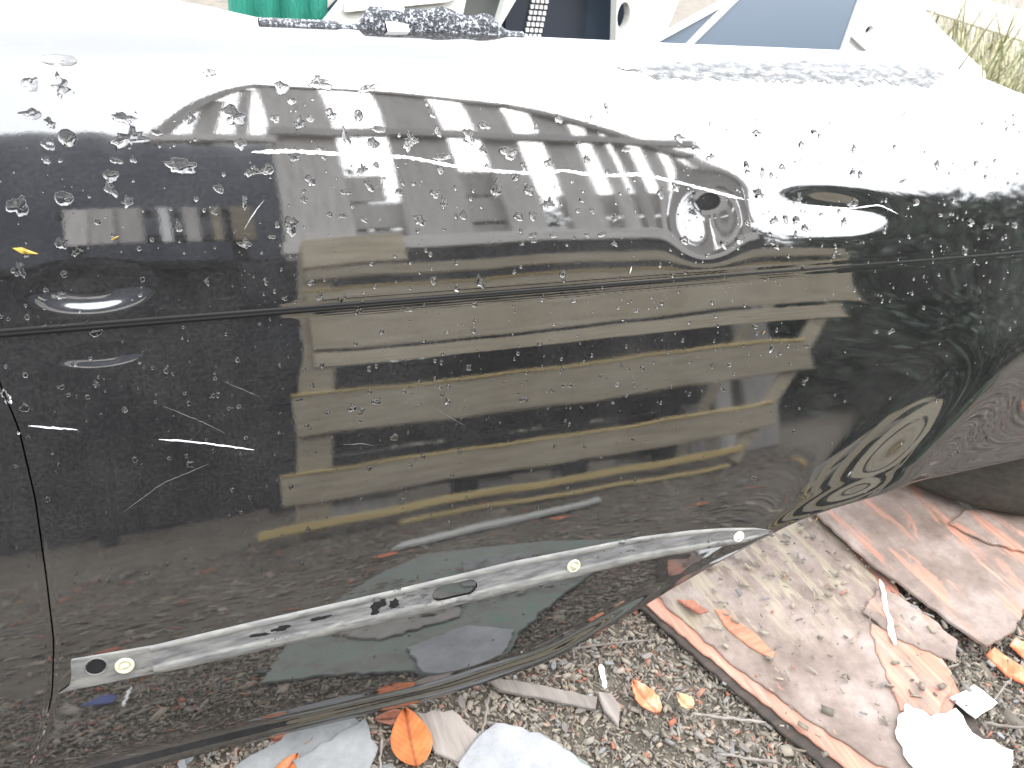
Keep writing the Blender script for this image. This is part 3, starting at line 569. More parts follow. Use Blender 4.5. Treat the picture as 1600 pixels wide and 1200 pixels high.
# ------------------------------------------------------------------ slates, sticks, scraps
def thing(o, label, cat, group=None): return tag(o, label, cat, group)
thing(slab('slate_sheet', [(.03, .47), (.13, .50), (.235, .545), (.30, .612), (.325, .617), (.378, .585), (.425, .515), (.62, .34), (.86, .09), (.72, -.12), (.48, -.34), (.30, -.10), (.16, .14)], .006, .013, slate_green, jag=.004, seed=3), 'large cracked grey sheet with green stains on the ground before the door', 'sheet')
thing(slab('slate_piece', [(.255, .570), (.300, .602), (.322, .611), (.374, .580), (.420, .512), (.36, .45), (.25, .48)], .0145, .022, slate_pale, jag=.003, seed=5), 'pale grey slate slab at the bottom edge right of the orange leaf', 'slate', 'slate pieces')
thing(slab('slate_piece', [(-.02, .655), (.068, .693), (.128, .703), (.150, .668), (.142, .600), (.04, .585)], .004, .011, slate_m, jag=.004, seed=6, tilt=(.0, .04)), 'grey slate slab under the door edge left of the orange leaf', 'slate', 'slate pieces')
thing(slab('slate_piece', [(.055, .640), (.155, .672), (.162, .625), (.14, .58), (.07, .59)], .0145, .019, slate_m, jag=.004, seed=7, tilt=(.02, .03)), 'thin blue-grey slate flake lying over the slab left of the orange leaf', 'slate', 'slate pieces')
thing(slab('slate_piece', [(.225, .665), (.275, .655), (.30, .605), (.262, .575), (.232, .60)], .006, .012, grey_wood, jag=.003, seed=8), 'weathered grey wood offcut just right of the orange leaf', 'wood piece')
thing(slab('slate_piece', [(.488, .622), (.506, .612), (.508, .588), (.490, .560), (.482, .590)], .006, .011, grey_wood, jag=.002, seed=9), 'pointed brown shard below the white stick', 'shard')
thing(slab('wooden_slat', [(.336, .692), (.350, .664), (.470, .594), (.482, .612), (.378, .673)], .008, .014, grey_wood, jag=.0015, seed=10), 'flat grey-brown wooden slat lying below the door edge', 'slat')
def rod(name, a, b, r0, r1, m, wob=.002, n_=10, q=7):
    a, b = Vector(a), Vector(b); d = (b-a); z = d.normalized(); x = z.orthogonal().normalized(); y = z.cross(x); vs = []; rr = random.Random(int(a.x*1e4))
    for i in range(n_):
        t = i/(n_-1); c = a+d*t+x*rr.uniform(-wob, wob)+y*rr.uniform(-wob, wob); r = (r0+(r1-r0)*t)*rr.uniform(.8, 1.2)*(.35 if i in (0, n_-1) else 1)
        for j in range(q): A = 2*math.pi*j/q; vs.append(c+x*r*math.cos(A)+y*r*math.sin(A)*.7)
    fs = [(i*q+j, i*q+(j+1) % q, (i+1)*q+(j+1) % q, (i+1)*q+j) for i in range(n_-1) for j in range(q)]+[tuple(range(q))[::-1], tuple(range((n_-1)*q, n_*q))]
    return mesh_obj(name, vs, fs, m, None, True)
thing(rod('white_stick', (.512, .662, .012), (.500, .622, .012), .0045, .0045, white_m, .0005), 'short white stick on the debris under the door', 'stick', 'white sticks')
thing(rod('white_stick', (1.065, .668, .030), (.985, .548, .026), .0035, .0048, white_m, .002, 14), 'long thin white splinter lying across the weathered boards', 'stick', 'white sticks')
thing(rod('twig', (.40, .715, .010), (.62, .68, .012), .002, .0015, grey_wood, .001), 'thin brown twig between white stick and door edge', 'twig', 'twigs')
for k, (a, b) in enumerate([((.70, .50), (.60, .545)), ((.68, .44), (.60, .48)), ((.33, .66), (.30, .60)), ((1.02, .40), (1.12, .35)), ((1.15, .45), (1.06, .42)), ((.17, .64), (.155, .59))]):
    thing(rod('twig', (*a, .012), (*b, .013), .0025, .002, grey_wood, .0015), ['brown splinter below the dark board edge', 'lower brown splinter near the bottom edge', 'thin splinter beside the wooden slat', 'splinter at the lower right corner of the debris', 'splinter below the upper peeled board', 'splinter between slate and orange leaf'][k], 'twig', 'twigs')

# ------------------------------------------------------------------ weathered boards on the ground at the right
G_ = 'weathered peeling boards lying under the car'
thing(slab('weathered_board', [(.615, .83), (.632, .745), (.690, .560), (.745, .405), (.80, .30), (1.0, .36), (1.2, .9)], .003, .008, ply_dark, jag=.002, seed=20), 'dark bottommost board showing as a dark edge beneath the peeled ones', 'board', G_)
thing(slab('weathered_board', [(.625, .86), (.640, .752), (.700, .575), (.770, .395), (.80, .34), (.93, .40), (1.03, .45), (1.2, .95)], .009, .013, ply_c, jag=.002, seed=21, tilt=(.004, .0)), 'salmon board with peeled left edge under the wide grey board', 'board', G_)
thing(slab('weathered_board', [(.662, .88), (.668, .735), (.712, .590), (.765, .475), (.802, .405), (.862, .330), (.905, .415), (.96, .435), (1.00, .500), (1.02, .565), (1.07, .66), (1.10, .95)], .014, .018, ply_a, jag=.003, seed=22), 'wide grey weathered board with tan grain patch running under the car', 'board', G_)
thing(slab('weathered_board', [(.905, .45), (.95, .425), (1.035, .470), (1.05, .515), (1.02, .56), (.985, .60), (.95, .55)], .0185, .0215, ply_c, jag=.004, seed=23), 'small torn salmon board layer in front of the white splinter', 'board', G_)
thing(slab('weathered_board', [(.985, .62), (1.00, .56), (1.06, .49), (1.10, .525), (1.09, .60), (1.06, .66)], .022, .025, ply_b, jag=.003, seed=24), 'peeled pale board layer right of the white splinter', 'board', G_)
thing(slab('weathered_board', [(1.060, .90), (1.075, .695), (1.093, .640), (1.112, .545), (1.128, .497), (1.20, .505), (1.28, .545), (1.40, .62), (1.36, .95)], .030, .036, ply_b, jag=.002, seed=25, tilt=(.01, .005)), 'upper peeled salmon-grey board with straight edge and dark gap beneath', 'board', G_)
thing(slab('weathered_board', [(1.30, .74), (1.33, .68), (1.48, .56), (1.62, .60), (1.60, .72), (1.36, .76)], .040, .045, ply_b, jag=.003, seed=26), 'board corner below the tyre at the right edge', 'board', G_)
FG = 'peeled flakes on the boards'
thing(slab('wood_flake', [(.742, .700), (.757, .695), (.778, .640), (.785, .595), (.772, .585), (.752, .620), (.738, .665)], .019, .0215, salmon, jag=.0015, seed=30), 'long salmon flake lying on the wide grey board', 'wood flake', FG)
thing(slab('wood_flake', [(.690, .735), (.715, .725), (.720, .690), (.700, .690)], .020, .024, leaf_brown, jag=.002, seed=31, tilt=(.0, -.25)), 'curled dark red flake standing at the board corner by the door edge', 'wood flake', FG)
thing(slab('wood_flake', [(1.132, .492), (1.155, .498), (1.172, .455), (1.158, .425), (1.135, .45)], .014, .018, leaf_red, jag=.002, seed=32, tilt=(.1, .1)), 'red and cream flake below the corner of the upper board', 'wood flake', FG)
thing(slab('wood_flake', [(1.19, .495), (1.215, .505), (1.235, .475), (1.215, .448), (1.195, .46)], .014, .018, leaf_red, jag=.002, seed=33, tilt=(-.1, .1)), 'red-spotted cream flake at the right edge of the debris', 'wood flake', FG)
WG = 'white plaster scraps'
thing(slab('plaster_scrap', [(.868, .425), (.915, .455), (.935, .425), (.985, .425), (.975, .385), (1.01, .345), (.95, .30), (.87, .33), (.85, .38)], .022, .030, white_m, jag=.004, seed=40), 'large bright white plaster scrap in the lower right corner', 'plaster scrap', WG)
thing(slab('plaster_scrap', [(1.00, .445), (1.055, .452), (1.065, .415), (1.01, .405)], .018, .023, white_m, jag=.003, seed=41), 'small cream plaster scrap above the large white one', 'plaster scrap', WG)
thing(slab('plaster_scrap', [(1.15, .385), (1.25, .41), (1.27, .35), (1.20, .31), (1.13, .34)], .008, .014, slate_pale, jag=.003, seed=42), 'pale grey slate scrap at the lower right edge', 'slate', 'slate pieces')
thing(slab('concrete_slab', [(1.39, .74), (1.42, .66), (1.70, .55), (1.9, .75), (1.5, 1.0)], .004, .028, concrete_m, jag=.003, seed=43), 'pale greenish concrete slab under the tyre at the right edge', 'concrete slab')
thing(slab('slate_piece', [(.13, .30), (.22, .42), (.36, .40), (.40, .28), (.33, .16), (.20, .12)], .0145, .021, stone('brown_grey_slate', (.14, .13, .12), (.21, .20, .185), (.28, .27, .25), 20), jag=.006, seed=60), 'brown-grey slate piece on the large cracked sheet, mirrored under the trim', 'slate', 'slate pieces')
thing(slab('slate_piece', [(.42, .22), (.52, .30), (.66, .20), (.62, .02), (.50, -.06)], .0145, .020, slate_m, jag=.006, seed=61), 'grey slate piece on the far end of the large sheet, mirrored above the trim', 'slate', 'slate pieces')
# reflected-only pieces on the open ground
thing(slab('pale_board', [(.44, -.56), (.50, -.66), (.9, -.76), (1.25, -.88), (1.22, -.80), (.85, -.66)], .006, .02, stone('pale_weathered_wood', (.3, .3, .28), (.42, .42, .39), (.5, .5, .46)), jag=.003, seed=50), 'pale broken board lying before the crate, mirrored in the door', 'board')
thing(slab('blue_scrap', [(-.215, .40), (-.17, .415), (-.165, .39), (-.19, .375)], .008, .011, mat('blue_plastic', (.06, .08, .22), .5), jag=.002, seed=51), 'blue plastic scrap mirrored in the door below the mounting hole', 'plastic scrap')
o = thing(rod('white_wire', (-.155, .44, .01), (-.15, .37, .012), .003, .003, white_m, .002), 'bent white plastic strip mirrored in the door below the trim end', 'plastic strip')

# ------------------------------------------------------------------ wood-chip litter
def chips(name, n, area, lo, hi, label, lift=0.0):
    x = rng.uniform(area[0], area[1], n); y = rng.uniform(area[2], area[3], n)
    ln = lo+(hi-lo)*rng.random(n)**2.2; wd = ln*(.12+.5*rng.random(n)**1.8); th = rng.uniform(.0012, .004, n); a = rng.uniform(0, math.pi, n)
    px, py = rng.normal(0, .16, n), rng.normal(0, .16, n)
    z = (ground_z(x, y) if not lift else lift)+th*.5+rng.random(n)*.005
    cs = np.array([(-1, -1, 0), (1, -.7, 0), (.8, 1, 0), (-.9, .8, 0), (-1, -1, 1), (1, -.7, 1), (.8, 1, 1), (-.9, .8, 1)], float)
    V = np.repeat(cs[None], n, 0)*(1+rng.uniform(-.25, .25, (n, 8, 3))*np.array([1, 1, 0]))
    X = V[..., 0]*ln[:, None]/2; Y = V[..., 1]*wd[:, None]/2; Z = V[..., 2]*th[:, None]+X*px[:, None]+Y*py[:, None]
    c, s = np.cos(a)[:, None], np.sin(a)[:, None]
    P = np.stack([x[:, None]+X*c-Y*s, y[:, None]+X*s+Y*c, z[:, None]+Z], -1).reshape(-1, 3)
    f0 = np.array([(4, 5, 6, 7), (0, 1, 5, 4), (1, 2, 6, 5), (2, 3, 7, 6), (3, 0, 4, 7)])
    F_ = (f0[None]+8*np.arange(n)[:, None, None]).reshape(-1, 4)
    me = bpy.data.meshes.new(name); me.vertices.add(len(P)); me.vertices.foreach_set('co', P.astype(np.float32).ravel())
    me.loops.add(F_.size); me.loops.foreach_set('vertex_index', F_.astype(np.int32).ravel()); me.polygons.add(len(F_))
    me.polygons.foreach_set('loop_start', np.arange(0, F_.size, 4, dtype=np.int32)); me.polygons.foreach_set('loop_total', np.full(len(F_), 4, dtype=np.int32))
    me.update(calc_edges=True); me.validate(); me.materials.append(chips_m)
    o = bpy.data.objects.new(name, me); col.objects.link(o); tag(o, label, 'wood chips', kind='stuff'); return o
chips('wood_chip_litter', 46000, (-.35, 1.5, .28, .90), .0025, .016, 'fine brown wood chip and bark litter on the ground')
chips('bark_litter', 12000, (-1.2, 3.6, -1.4, .5), .008, .05, 'coarse bark litter on the open ground before the crate')
chips('board_litter', 420, (.70, 1.34, .42, .84), .003, .02, 'small dark splinters scattered on the weathered boards', .019)
chips('sheet_litter', 260, (.16, .66, .02, .38), .005, .03, 'loose crumbs scattered on the large cracked sheet', .0215)
# a few chips big enough to pick out
cm = []
for k in range(6):
    bm = bmesh.new(); rr = random.Random(k); vs = [bm.verts.new((math.cos(q*1.05)*rr.uniform(.7, 1.1), math.sin(q*1.05)*rr.uniform(.3, .6), 0)) for q in range(6)]
    f = bm.faces.new(vs); r = bmesh.ops.extrude_face_region(bm, geom=[f]); bmesh.ops.translate(bm, verts=[e for e in r['geom'] if isinstance(e, bmesh.types.BMVert)], vec=(0, 0, .22)); bmesh.ops.recalc_face_normals(bm, faces=bm.faces)
    me = bpy.data.meshes.new('bark_chip'); bm.to_mesh(me); bm.free(); me.materials.append([slate_m, grey_wood, salmon, slate_pale, grey_wood, slate_m][k]); cm.append(me)
spots = [(rng.uniform(.28, .78), rng.uniform(.46, .70)) for _ in range(30)]+[(rng.uniform(1.0, 1.35), rng.uniform(.33, .47)) for _ in range(14)]+[(rng.uniform(-.1, .3), rng.uniform(.60, .69)) for _ in range(14)]
for k, (x, y) in enumerate(spots):
    m_ = k % 6; o = bpy.data.objects.new('bark_chip', cm[m_]); col.objects.link(o); s_ = rng.uniform(.005, .014) if m_ != 2 else rng.uniform(.003, .006); o.scale = (s_, s_, s_*.8); o.location = (x, y, .006); o.rotation_euler = (rng.normal(0, .15), rng.normal(0, .15), rng.uniform(0, 6.28))
    tag(o, 'small ' + ['grey stone chip', 'brown bark chip', 'salmon wood chip', 'pale stone chip', 'brown bark chip', 'grey stone chip'][m_] + ' loose in the litter', 'chip', ['grey stone chips', 'brown bark chips', 'salmon wood chips', 'pale stone chips', 'brown bark chips', 'grey stone chips'][m_])

# ------------------------------------------------------------------ tyre lying under the car at the right
ty = empty('tyre', (1.56, .975, .133)); ty.scale = (1, .82, 1); ty.rotation_euler = (R(90), 0, 0); tag(ty, 'dark weathered tyre lying flat under the car at the right edge', 'tyre')
o = lathe('tread', [(.19, -.085), (.22, -.100), (.255, -.104), (.278, -.100), (.292, -.088), (.299, -.070), (.300, -.03), (.300, .03), (.299, .07), (.292, .088), (.255, .104), (.19, .085)], 96, rubber, ty)
o = lathe('rim', [(.0, -.03), (.06, -.035), (.10, -.06), (.16, -.055), (.185, -.075), (.195, -.085), (.195, .08)], 48, stone('dull_rim', (.10, .10, .10), (.16, .16, .16), (.22, .22, .22)), ty)

# ------------------------------------------------------------------ behind the camera: slatted crate mirrored in the lower door
cr = empty('slatted_crate', (1.3, -1.2, 0)); tag(cr, 'weathered wooden slatted crate mirrored in the lower half of the door', 'crate')
def cboard(nm, x0, x1, z0, z1, y=-1.2, m=None, dz=0.0, th=.025):
    ang = math.atan2(-dz, x1-x0)
    o = box(nm, ((x0+x1)/2-1.3, y+1.2-th/2, (z0+z1)/2-dz/2), (x1-x0, th, z1-z0), m or crate_wood, cr, (0, -ang, 0), .004, .004); return o
cboard('slat', .40, .78, 1.23, 1.40); cboard('slat', .40, 2.86, 1.165, 1.222, dz=.06); cboard('slat', .39, 2.84, .985, 1.105, dz=.05)
cboard('slat', .385, 2.72, .815, .960, dz=.05); cboard('slat', .285, 2.48, .455, .622, dz=.0); cboard('slat', .205, 2.28, .160, .290, dz=-.015)
cboard('batten', .12, 2.10, .045, .078, y=-1.19, m=yellow_wood, dz=-.03, th=.03); cboard('batten', .6, 2.0, .004, .022, y=-1.15, m=yellow_wood, th=.03)
cboard('batten', .39, 2.83, 1.105, 1.118, y=-1.192, m=yellow_wood, dz=.05, th=.02); cboard('batten', .285, 2.47, .622, .636, y=-1.192, m=yellow_wood, th=.03); cboard('batten', .205, 2.27, .290, .304, y=-1.192, m=yellow_wood, dz=-.01, th=.03)
def strut(nm, p, q, wd, th, m, parent, y, ox):
    d = Vector((q[0]-p[0], 0, q[1]-p[1])); o = box(nm, ((p[0]+q[0])/2-ox, y, (p[1]+q[1])/2), (wd, th, d.length), m, parent, (0, math.atan2(d.x, d.z), 0), .004); return o
strut('end_rail', (2.07, .02), (2.88, 1.14), .07, .03, crate_wood, cr, -.045, 1.3); strut('end_rail', (.30, .02), (.46, 1.38), .12, .04, crate_wood, cr, -.05, 1.3)
strut('end_rail', (1.95, .02), (2.70, 1.12), .05, .03, crate_wood, cr, -.35, 1.3)
for x in (.95, 1.45, 1.9): strut('inner_brace', (x, .02), (x+.22, 1.2), .11, .03, dark_wood, cr, -.32, 1.3)
for z in (.1, .35, .62, .9, 1.18): cboard('back_board', .2, 1.95+.7*z, z, z+.235, y=-1.62, m=dark_wood)
# gable of vertical boards with sky between, mirrored in the upper door
gb = empty('board_gable', (1.3, -1.66, 0)); tag(gb, 'tall gable of spaced vertical boards mirrored above the crease', 'board wall')
def gtop(x): return np.interp(x, [-.06, .42, 1.62, 2.55, 2.70], [2.37, 3.29, 2.78, 2.18, 1.70])
def gboard(x0, x1, zb=.0):
    bm = bmesh.new(); vs = [(x0, zb), (x1, zb), (x1, gtop(x1)), (x0, gtop(x0))]
    a = [bm.verts.new((x-1.3, 0, z)) for x, z in vs]; f = bm.faces.new(a); r = bmesh.ops.extrude_face_region(bm, geom=[f]); bmesh.ops.translate(bm, verts=[e for e in r['geom'] if isinstance(e, bmesh.types.BMVert)], vec=(0, -.025, 0)); bmesh.ops.recalc_face_normals(bm, faces=bm.faces)
    bmesh.ops.bevel(bm, geom=list(bm.edges), offset=.003, segments=1, affect='EDGES'); bm_obj('board', bm, gable_wood, gb)
for x0, x1 in ((.40, .70), (.94, 1.235), (1.41, 1.605), (1.745, 1.93), (2.02, 2.10), (2.14, 2.22), (2.31, 2.40), (2.47, 2.66)): gboard(x0, x1)
def rail(p, q, wd, y=.04): strut('rail', p, q, wd, .04, gable_wood, gb, y, 1.3)
rail((.38, 2.44), (2.6, 2.30), .07); rail((.38, 1.50), (2.7, 1.42), .09); rail((.40, 3.28), (1.64, 2.76), .06, .03); rail((1.60, 2.78), (2.56, 2.16), .06, .03); rail((2.54, 2.18), (2.70, 1.62), .05, .03)
rail((-.08, 2.36), (.43, 3.30), .07, .03); rail((-.10, 2.40), (.42, 2.36), .06); strut('board', (.12, 2.36), (.20, 2.82), .09, .025, gable_wood, gb, -.01, 1.3); strut('board', (.27, 2.36), (.36, 3.10), .06, .025, gable_wood, gb, -.01, 1.3)
for k_b, (x0, x1, z) in enumerate([(.42, 1.58, 1.42), (1.76, 2.62, 1.42), (.42, 1.58, 1.66), (1.76, 2.5, 1.66), (.42, .9, 1.90), (1.2, 1.58, 1.90)]):
    box('cross_board', ((x0+x1)/2-1.3, -.12, z+.11), (x1-x0, .025, .215), gable_wood, gb, (0, random.uniform(-.01, .01), 0), .003)
# dark plank wall added at left behind the camera, for a mirrored dark figure
sh = empty('standin_plank_wall', (-1.4, -2.9, 0)); tag(sh, 'added dark plank wall mirrored at the left in place of a figure', 'stand-in wall')
for k in range(22):
    x = -3.6+k*.185; box('plank', (x+1.4, 0, .92+.02*math.sin(k*2.1)), (.18, .03, 1.86), dark_wood, sh, (0, random.uniform(-.006, .006), 0), .003)
box('top_rail', (.62, .035, 1.8), (4.0, .04, .08), dark_wood, sh)
pl = empty('small_pallet', (-.1, -2.3, 0)); tag(pl, 'small pallet of upright boards on posts mirrored left above the crease', 'pallet')
for k, (x, wd, m) in enumerate([(-.40, .10, gable_wood), (-.29, .11, gable_wood), (-.17, .11, gable_wood), (-.02, .045, white_m), (.10, .07, gable_wood), (.22, .05, crate_wood), (.34, .10, crate_wood)]):
    box('board', (x+.05, 0, 2.0), (wd, .02, .33), m, pl, None, .003)
for z in (1.88, 2.12): box('rail', (0, -.03, z), (.86, .04, .06), dark_wood, pl)
for x in (-.36, .36): box('post', (x, -.08, 1.08), (.07, .06, 2.14), dark_wood, pl)

# ------------------------------------------------------------------ dark trees behind, mirrored between the boards
def tree(loc, h, rx, n_, label, seed):
    r = np.random.default_rng(seed); t = empty('evergreen_tree', loc); tag(t, label, 'tree', 'dark trees mirrored in the paint')
    lathe('trunk', [(.09, 0), (.07, h*.4), (.03, h*.85), (0, h*.95)], 10, bark, t, axis='Z')
    cl = r.uniform(-1, 1, (26, 3)); cl[:, 2] = r.uniform(.06, .98, 26)
    V, F_ = [], []
    k = r.integers(0, 26, n_); off = r.normal(0, .30, (n_, 3)); zc = np.clip(cl[k, 2]+off[:, 2]*.3, .02, 1.02); taper = (1.08-zc*.75)
    c = np.stack([(cl[k, 0]*.75+off[:, 0])*rx*taper, (cl[k, 1]*.75+off[:, 1])*rx*taper, zc*h], -1)
    a = r.normal(0, 1, (n_, 3)); a /= np.linalg.norm(a, axis=1, keepdims=True); b = np.cross(a, r.normal(0, 1, (n_, 3))); b /= np.linalg.norm(b, axis=1, keepdims=True)
    sz = r.uniform(.03, .085, (n_, 1))
    V = np.stack([c-a*sz, c+b*sz*.4, c+a*sz, c-b*sz*.4], 1).reshape(-1, 3); F_ = np.arange(n_*4).reshape(-1, 4)
    mesh_obj('crown', V, F_, foliage, t)
for k, (x, y, h, rx, n_, lab) in enumerate([(.9, -4.6, 3.9, 1.2, 8000, 'dark evergreen mirrored through the left gaps of the gable'), (2.4, -4.9, 3.6, 1.2, 8000, 'dark evergreen mirrored through the right gaps of the gable'), (4.3, -4.2, 2.3, 1.3, 14000, 'low dark evergreen mirrored right of the crate'), (6.2, -4.4, 2.4, 1.6, 15000, 'dark evergreen mirrored toward the right edge'), (8.4, -4.4, 2.6, 1.8, 15000, 'tall dark evergreen mirrored at the right edge'), (7.6, -2.3, 2.3, 1.6, 15000, 'dark evergreen mirrored at the right end of the crease'), (8.0, -.3, 2.2, 1.5, 14000, 'dark evergreen mirrored on the right flank of the swelling'), (5.2, -2.9, 2.0, 1.2, 13000, 'low dark evergreen mirrored just right of the crate'), (8.6, 1.2, 3.2, 1.4, 7000, 'dark evergreen standing beyond the right end of the car')]):
    tree((x, y, 0), h, rx, n_, lab, 40+k)
# heap under a dark blue tarpaulin, far left behind the plank wall
tx = np.linspace(-4.2, .98, 80); ta = np.linspace(0, math.pi, 40); TX_, TA_ = np.meshgrid(tx, ta, indexing='ij')
hgt = 4.0-.10*np.sin(TX_*2.1)-1.5*sstep(TX_, .62, .98)-.5*(1-sstep(TX_, -4.2, -3.6))
TYY = -4.2+1.0*np.cos(TA_)*(1+.03*np.sin(TX_*9)); TZZ = hgt*np.clip(np.sin(TA_), 0, 1)**.45+.02*np.sin(TX_*17+TA_*3)
tarp_m = mat('dark_blue_tarp', (.030, .036, .050), .42); tn_ = noise(tarp_m, coords(tarp_m), 3, 5); bump(tarp_m, tn_, .5, .05)
tarp = mesh_obj('tarpaulin_heap', np.stack([TX_, TYY, TZZ], -1).reshape(-1, 3), grid_faces(80, 40), tarp_m, None, True); tag(tarp, 'tall heap under dark blue tarpaulin mirrored at the upper left', 'tarpaulin')
def tuft(nm, c, n_, h, spread, m, label, group, seed):
    r = np.random.default_rng(seed); V, F_ = [], []
    for k in range(n_):
        b = np.array([c[0]+r.normal(0, spread), c[1]+r.normal(0, spread), c[2]]); a = r.uniform(0, 6.28); hh = h*r.uniform(.5, 1.1); d = np.array([math.cos(a), math.sin(a), 0])*hh*r.uniform(.2, .7); w_ = np.array([-math.sin(a), math.cos(a), 0])*r.uniform(.003, .007); i0_ = len(V)
        for t in (0, .4, .75): V += [b+d*t*t+np.array([0, 0, hh*t])-w_*(1-t*.6), b+d*t*t+np.array([0, 0, hh*t])+w_*(1-t*.6)]
        V.append(b+d+np.array([0, 0, hh*.92])); F_ += [(i0_, i0_+1, i0_+3, i0_+2), (i0_+2, i0_+3, i0_+5, i0_+4), (i0_+4, i0_+5, i0_+6)]
    o = mesh_obj(nm, V, F_, m); tag(o, label, 'plant', group); return o
tuft('weed_clump', (2.9, -.95, 0), 260, .28, .10, weed_m, 'green weed clump mirrored right of the crate', 'green weeds', 5)
tuft('weed_clump', (3.3, -.75, 0), 200, .22, .10, weed_m, 'lower green weed clump mirrored near the flared corner', 'green weeds', 6)

# ------------------------------------------------------------------ beyond the car: stripped pale car parts
def plate(name, outline, holes_, y, th, m, parent, lean=0.0, z0=.75):
    bm = bmesh.new()
    def loop(pts):
        v = [bm.verts.new((x, 0, z)) for x, z in pts]
        return [bm.edges.new((v[i], v[(i+1) % len(v)])) for i in range(len(v))]
    e = loop(outline)
    for h in holes_: e += loop(h)
    bmesh.ops.triangle_fill(bm, use_beauty=True, edges=e)
    f = list(bm.faces); r = bmesh.ops.extrude_face_region(bm, geom=f); bmesh.ops.translate(bm, verts=[q for q in r['geom'] if isinstance(q, bmesh.types.BMVert)], vec=(0, th, 0)); bmesh.ops.recalc_face_normals(bm, faces=bm.faces)
    for v in bm.verts: v.co.y += y+(v.co.z-z0)*lean
    return bm_obj(name, bm, m, parent)
def ell(cx, cz, a, b, n_=24, p=2.0, tilt=0.0):
    out = []
    for k in range(n_):
        q = 2*math.pi*k/n_; c, s = math.cos(q), math.sin(q); x = a*math.copysign(abs(c)**(2/p), c); z = b*math.copysign(abs(s)**(2/p), s)
        out.append((cx+x*math.cos(tilt)-z*math.sin(tilt), cz+x*math.sin(tilt)+z*math.cos(tilt)))
    return out
pd = empty('pale_car_shell', (.75, 1.8, 0)); tag(pd, 'stripped pale car door shell with openings standing behind the black car', 'car door')
fr = plate('door_frame', [(.29, .30), (1.12, .30), (1.10, .62), (1.20, .92), (.62, 1.0), (.40, .80), (.31, .70)], [[(.588, .60), (.665, .60), (.735, .84), (.64, .84)], [(.695, .56), (.97, .56), (1.0, .70), (.985, .86), (.80, .87), (.70, .71)], ell(1.014, .755, .017, .03, 20), ell(.45, .66, .02, .02)], 1.8, .03, pale_metal, None, .12)
adopt(fr, pd)
adopt(plate('rib', [(.36, .735), (.58, .765), (.60, .775), (.46, .765), (.36, .75)], [], 1.785, .014, pale_metal, None, .12), pd)
adopt(plate('inner_skin', [(.30, .3), (1.1, .3), (1.15, .95), (.62, .99), (.32, .7)], [], 1.9, .005, dark_cavity, None, .12), pd)
adopt(plate('inner_skin', [(.585, .55), (.70, .55), (.74, .86), (.62, .86)], [], 1.86, .005, mid_grey, None, .12), pd)
vs, fs = [], []
dots = []
for c in range(4):
    for r_ in range(9):
        if (c == 0 and r_ > 6) or (c == 3 and r_ > 8): continue
        dots.append((.806+c*.0115+r_*.0022, .690+r_*.0125))
for x, z in dots: adopt(plate('grille_dot', [(x-.0035, z-.004), (x+.0035, z-.004), (x+.0035, z+.004), (x-.0035, z+.004)], [], 1.885, .006, white_metal, None, .12), pd)
adopt(plate('grille_plate', ell(.86, .72, .105, .13, 32, 3), [], 1.893, .004, mat('dark_grille', (.012, .018, .03), .4), None, .12), pd)
dpn = empty('dark_car_panel', (1.3, 1.72, 0)); tag(dpn, 'dark blue-grey car panel leaning at a slant behind the black car', 'car panel')
adopt(plate('panel_sheet', [(.95, .62), (1.035, .705), (1.23, .80), (1.38, .90), (1.66, .90), (1.60, .72), (1.58, .40), (1.0, .40)], [], 1.72, .012, blue_grey, None, .2), dpn)
adopt(plate('edge_bead', [(.95, .625), (1.035, .71), (1.23, .806), (1.38, .906), (1.38, .90), (1.23, .80), (1.035, .705), (.955, .618)], [], 1.712, .026, white_metal, None, .2), dpn)
adopt(plate('stripe', [(1.11, .69), (1.13, .69), (1.29, .83), (1.26, .83)], [], 1.716, .003, mat('pale_stripe', (.45, .45, .44), .4), None, .2), dpn)
adopt(plate('edge_bead', [(1.595, .70), (1.61, .70), (1.66, .89), (1.645, .89)], [], 1.714, .012, pale_metal, None, .2), dpn)
wp = empty('white_car_panel', (1.9, 2.0, 0)); tag(wp, 'white car panel with small round holes behind the right end of the car', 'car panel')
adopt(plate('panel_sheet', [(1.60, .30), (2.6, .30), (2.52, .62), (2.28, .74), (2.10, .86), (1.95, .95), (1.62, .93)], [ell(1.93, .782, .010, .010, 16), ell(2.00, .722, .018, .012, 16, 2, .4)], 2.05, .02, white_metal, None, .25), wp)
adopt(plate('fold_strip', [(1.74, .80), (1.76, .815), (2.2, .60), (2.15, .58)], [], 2.03, .012, pale_metal, None, .25), wp)
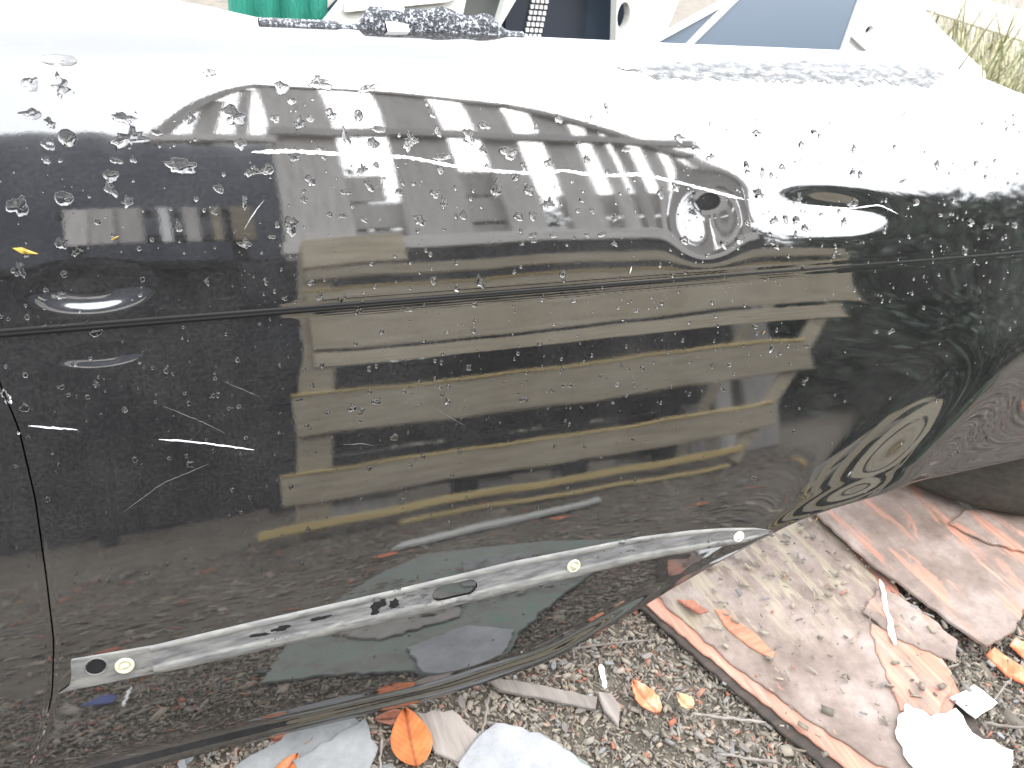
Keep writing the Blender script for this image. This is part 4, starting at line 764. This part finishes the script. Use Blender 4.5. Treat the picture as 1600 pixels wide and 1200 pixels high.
adopt(plate('backing', [(1.65, .35), (2.4, .35), (2.2, .7), (1.95, .88), (1.66, .88)], [], 2.10, .005, mid_grey, None, .25), wp)
lw = empty('pale_car_wing', (-.2, 1.7, 0)); tag(lw, 'pale grey car panel behind the upper left of the black car', 'car panel')
adopt(plate('panel_sheet', [(-.9, .3), (.22, .3), (.24, .715), (.12, .735), (-.05, .76), (-.9, .80)], [], 1.72, .02, pale_metal, None, .1), lw)
# green cloth hanging between the pale parts
gcx = np.linspace(.14, .34, 26); gcz = np.linspace(.30, .90, 16); A_, B_ = np.meshgrid(gcx, gcz, indexing='ij')
gc = mesh_obj('green_cloth', np.stack([A_, 1.86+.012*np.sin(A_*120+B_*6)+.006*np.sin(B_*40), B_+.01*np.sin(A_*60)], -1).reshape(-1, 3), grid_faces(26, 16), green_cloth, None, True); gc.modifiers.new('thick', 'SOLIDIFY').thickness = .003
tag(gc, 'folded green cloth hanging behind the upper left edge', 'cloth')
for k, (x, y, h, n_) in enumerate([(2.62, 2.05, .78, 260), (2.80, 2.25, .86, 260), (2.95, 2.02, .80, 260), (3.05, 2.5, .9, 260), (2.55, 2.75, .85, 200), (3.4, 2.3, .85, 240)]):
    tuft('grass_tuft', (x, y, 0), n_, h, .10, grass_m, ['pale grass tuft nearest the right end of the car', 'taller pale grass at the upper right corner', 'grass tuft at the right edge behind the car', 'pale grass farther back at upper right', 'grass behind the white panel', 'grass tuft at the far upper right edge'][k], 'pale grass beyond the car', 60+k)
thing(box('timber_beam', (2.78, 2.42, .765), (1.0, .12, .09), stone('bleached_timber', (.5, .46, .40), (.6, .56, .5), (.66, .62, .56)), None, (0, R(9), R(-38)), .006), 'bleached timber beam lying in the grass at upper right', 'beam')
for x, y, h in ((2.50, 2.64, .79), (3.06, 2.20, .665)): thing(box('support_block', (x, y, h/2-.01), (.2, .2, h), concrete_m, None, (0, 0, R(-38)), .01), 'concrete block under the %s end of the bleached beam' % ('left' if x < 2.7 else 'right'), 'concrete block')
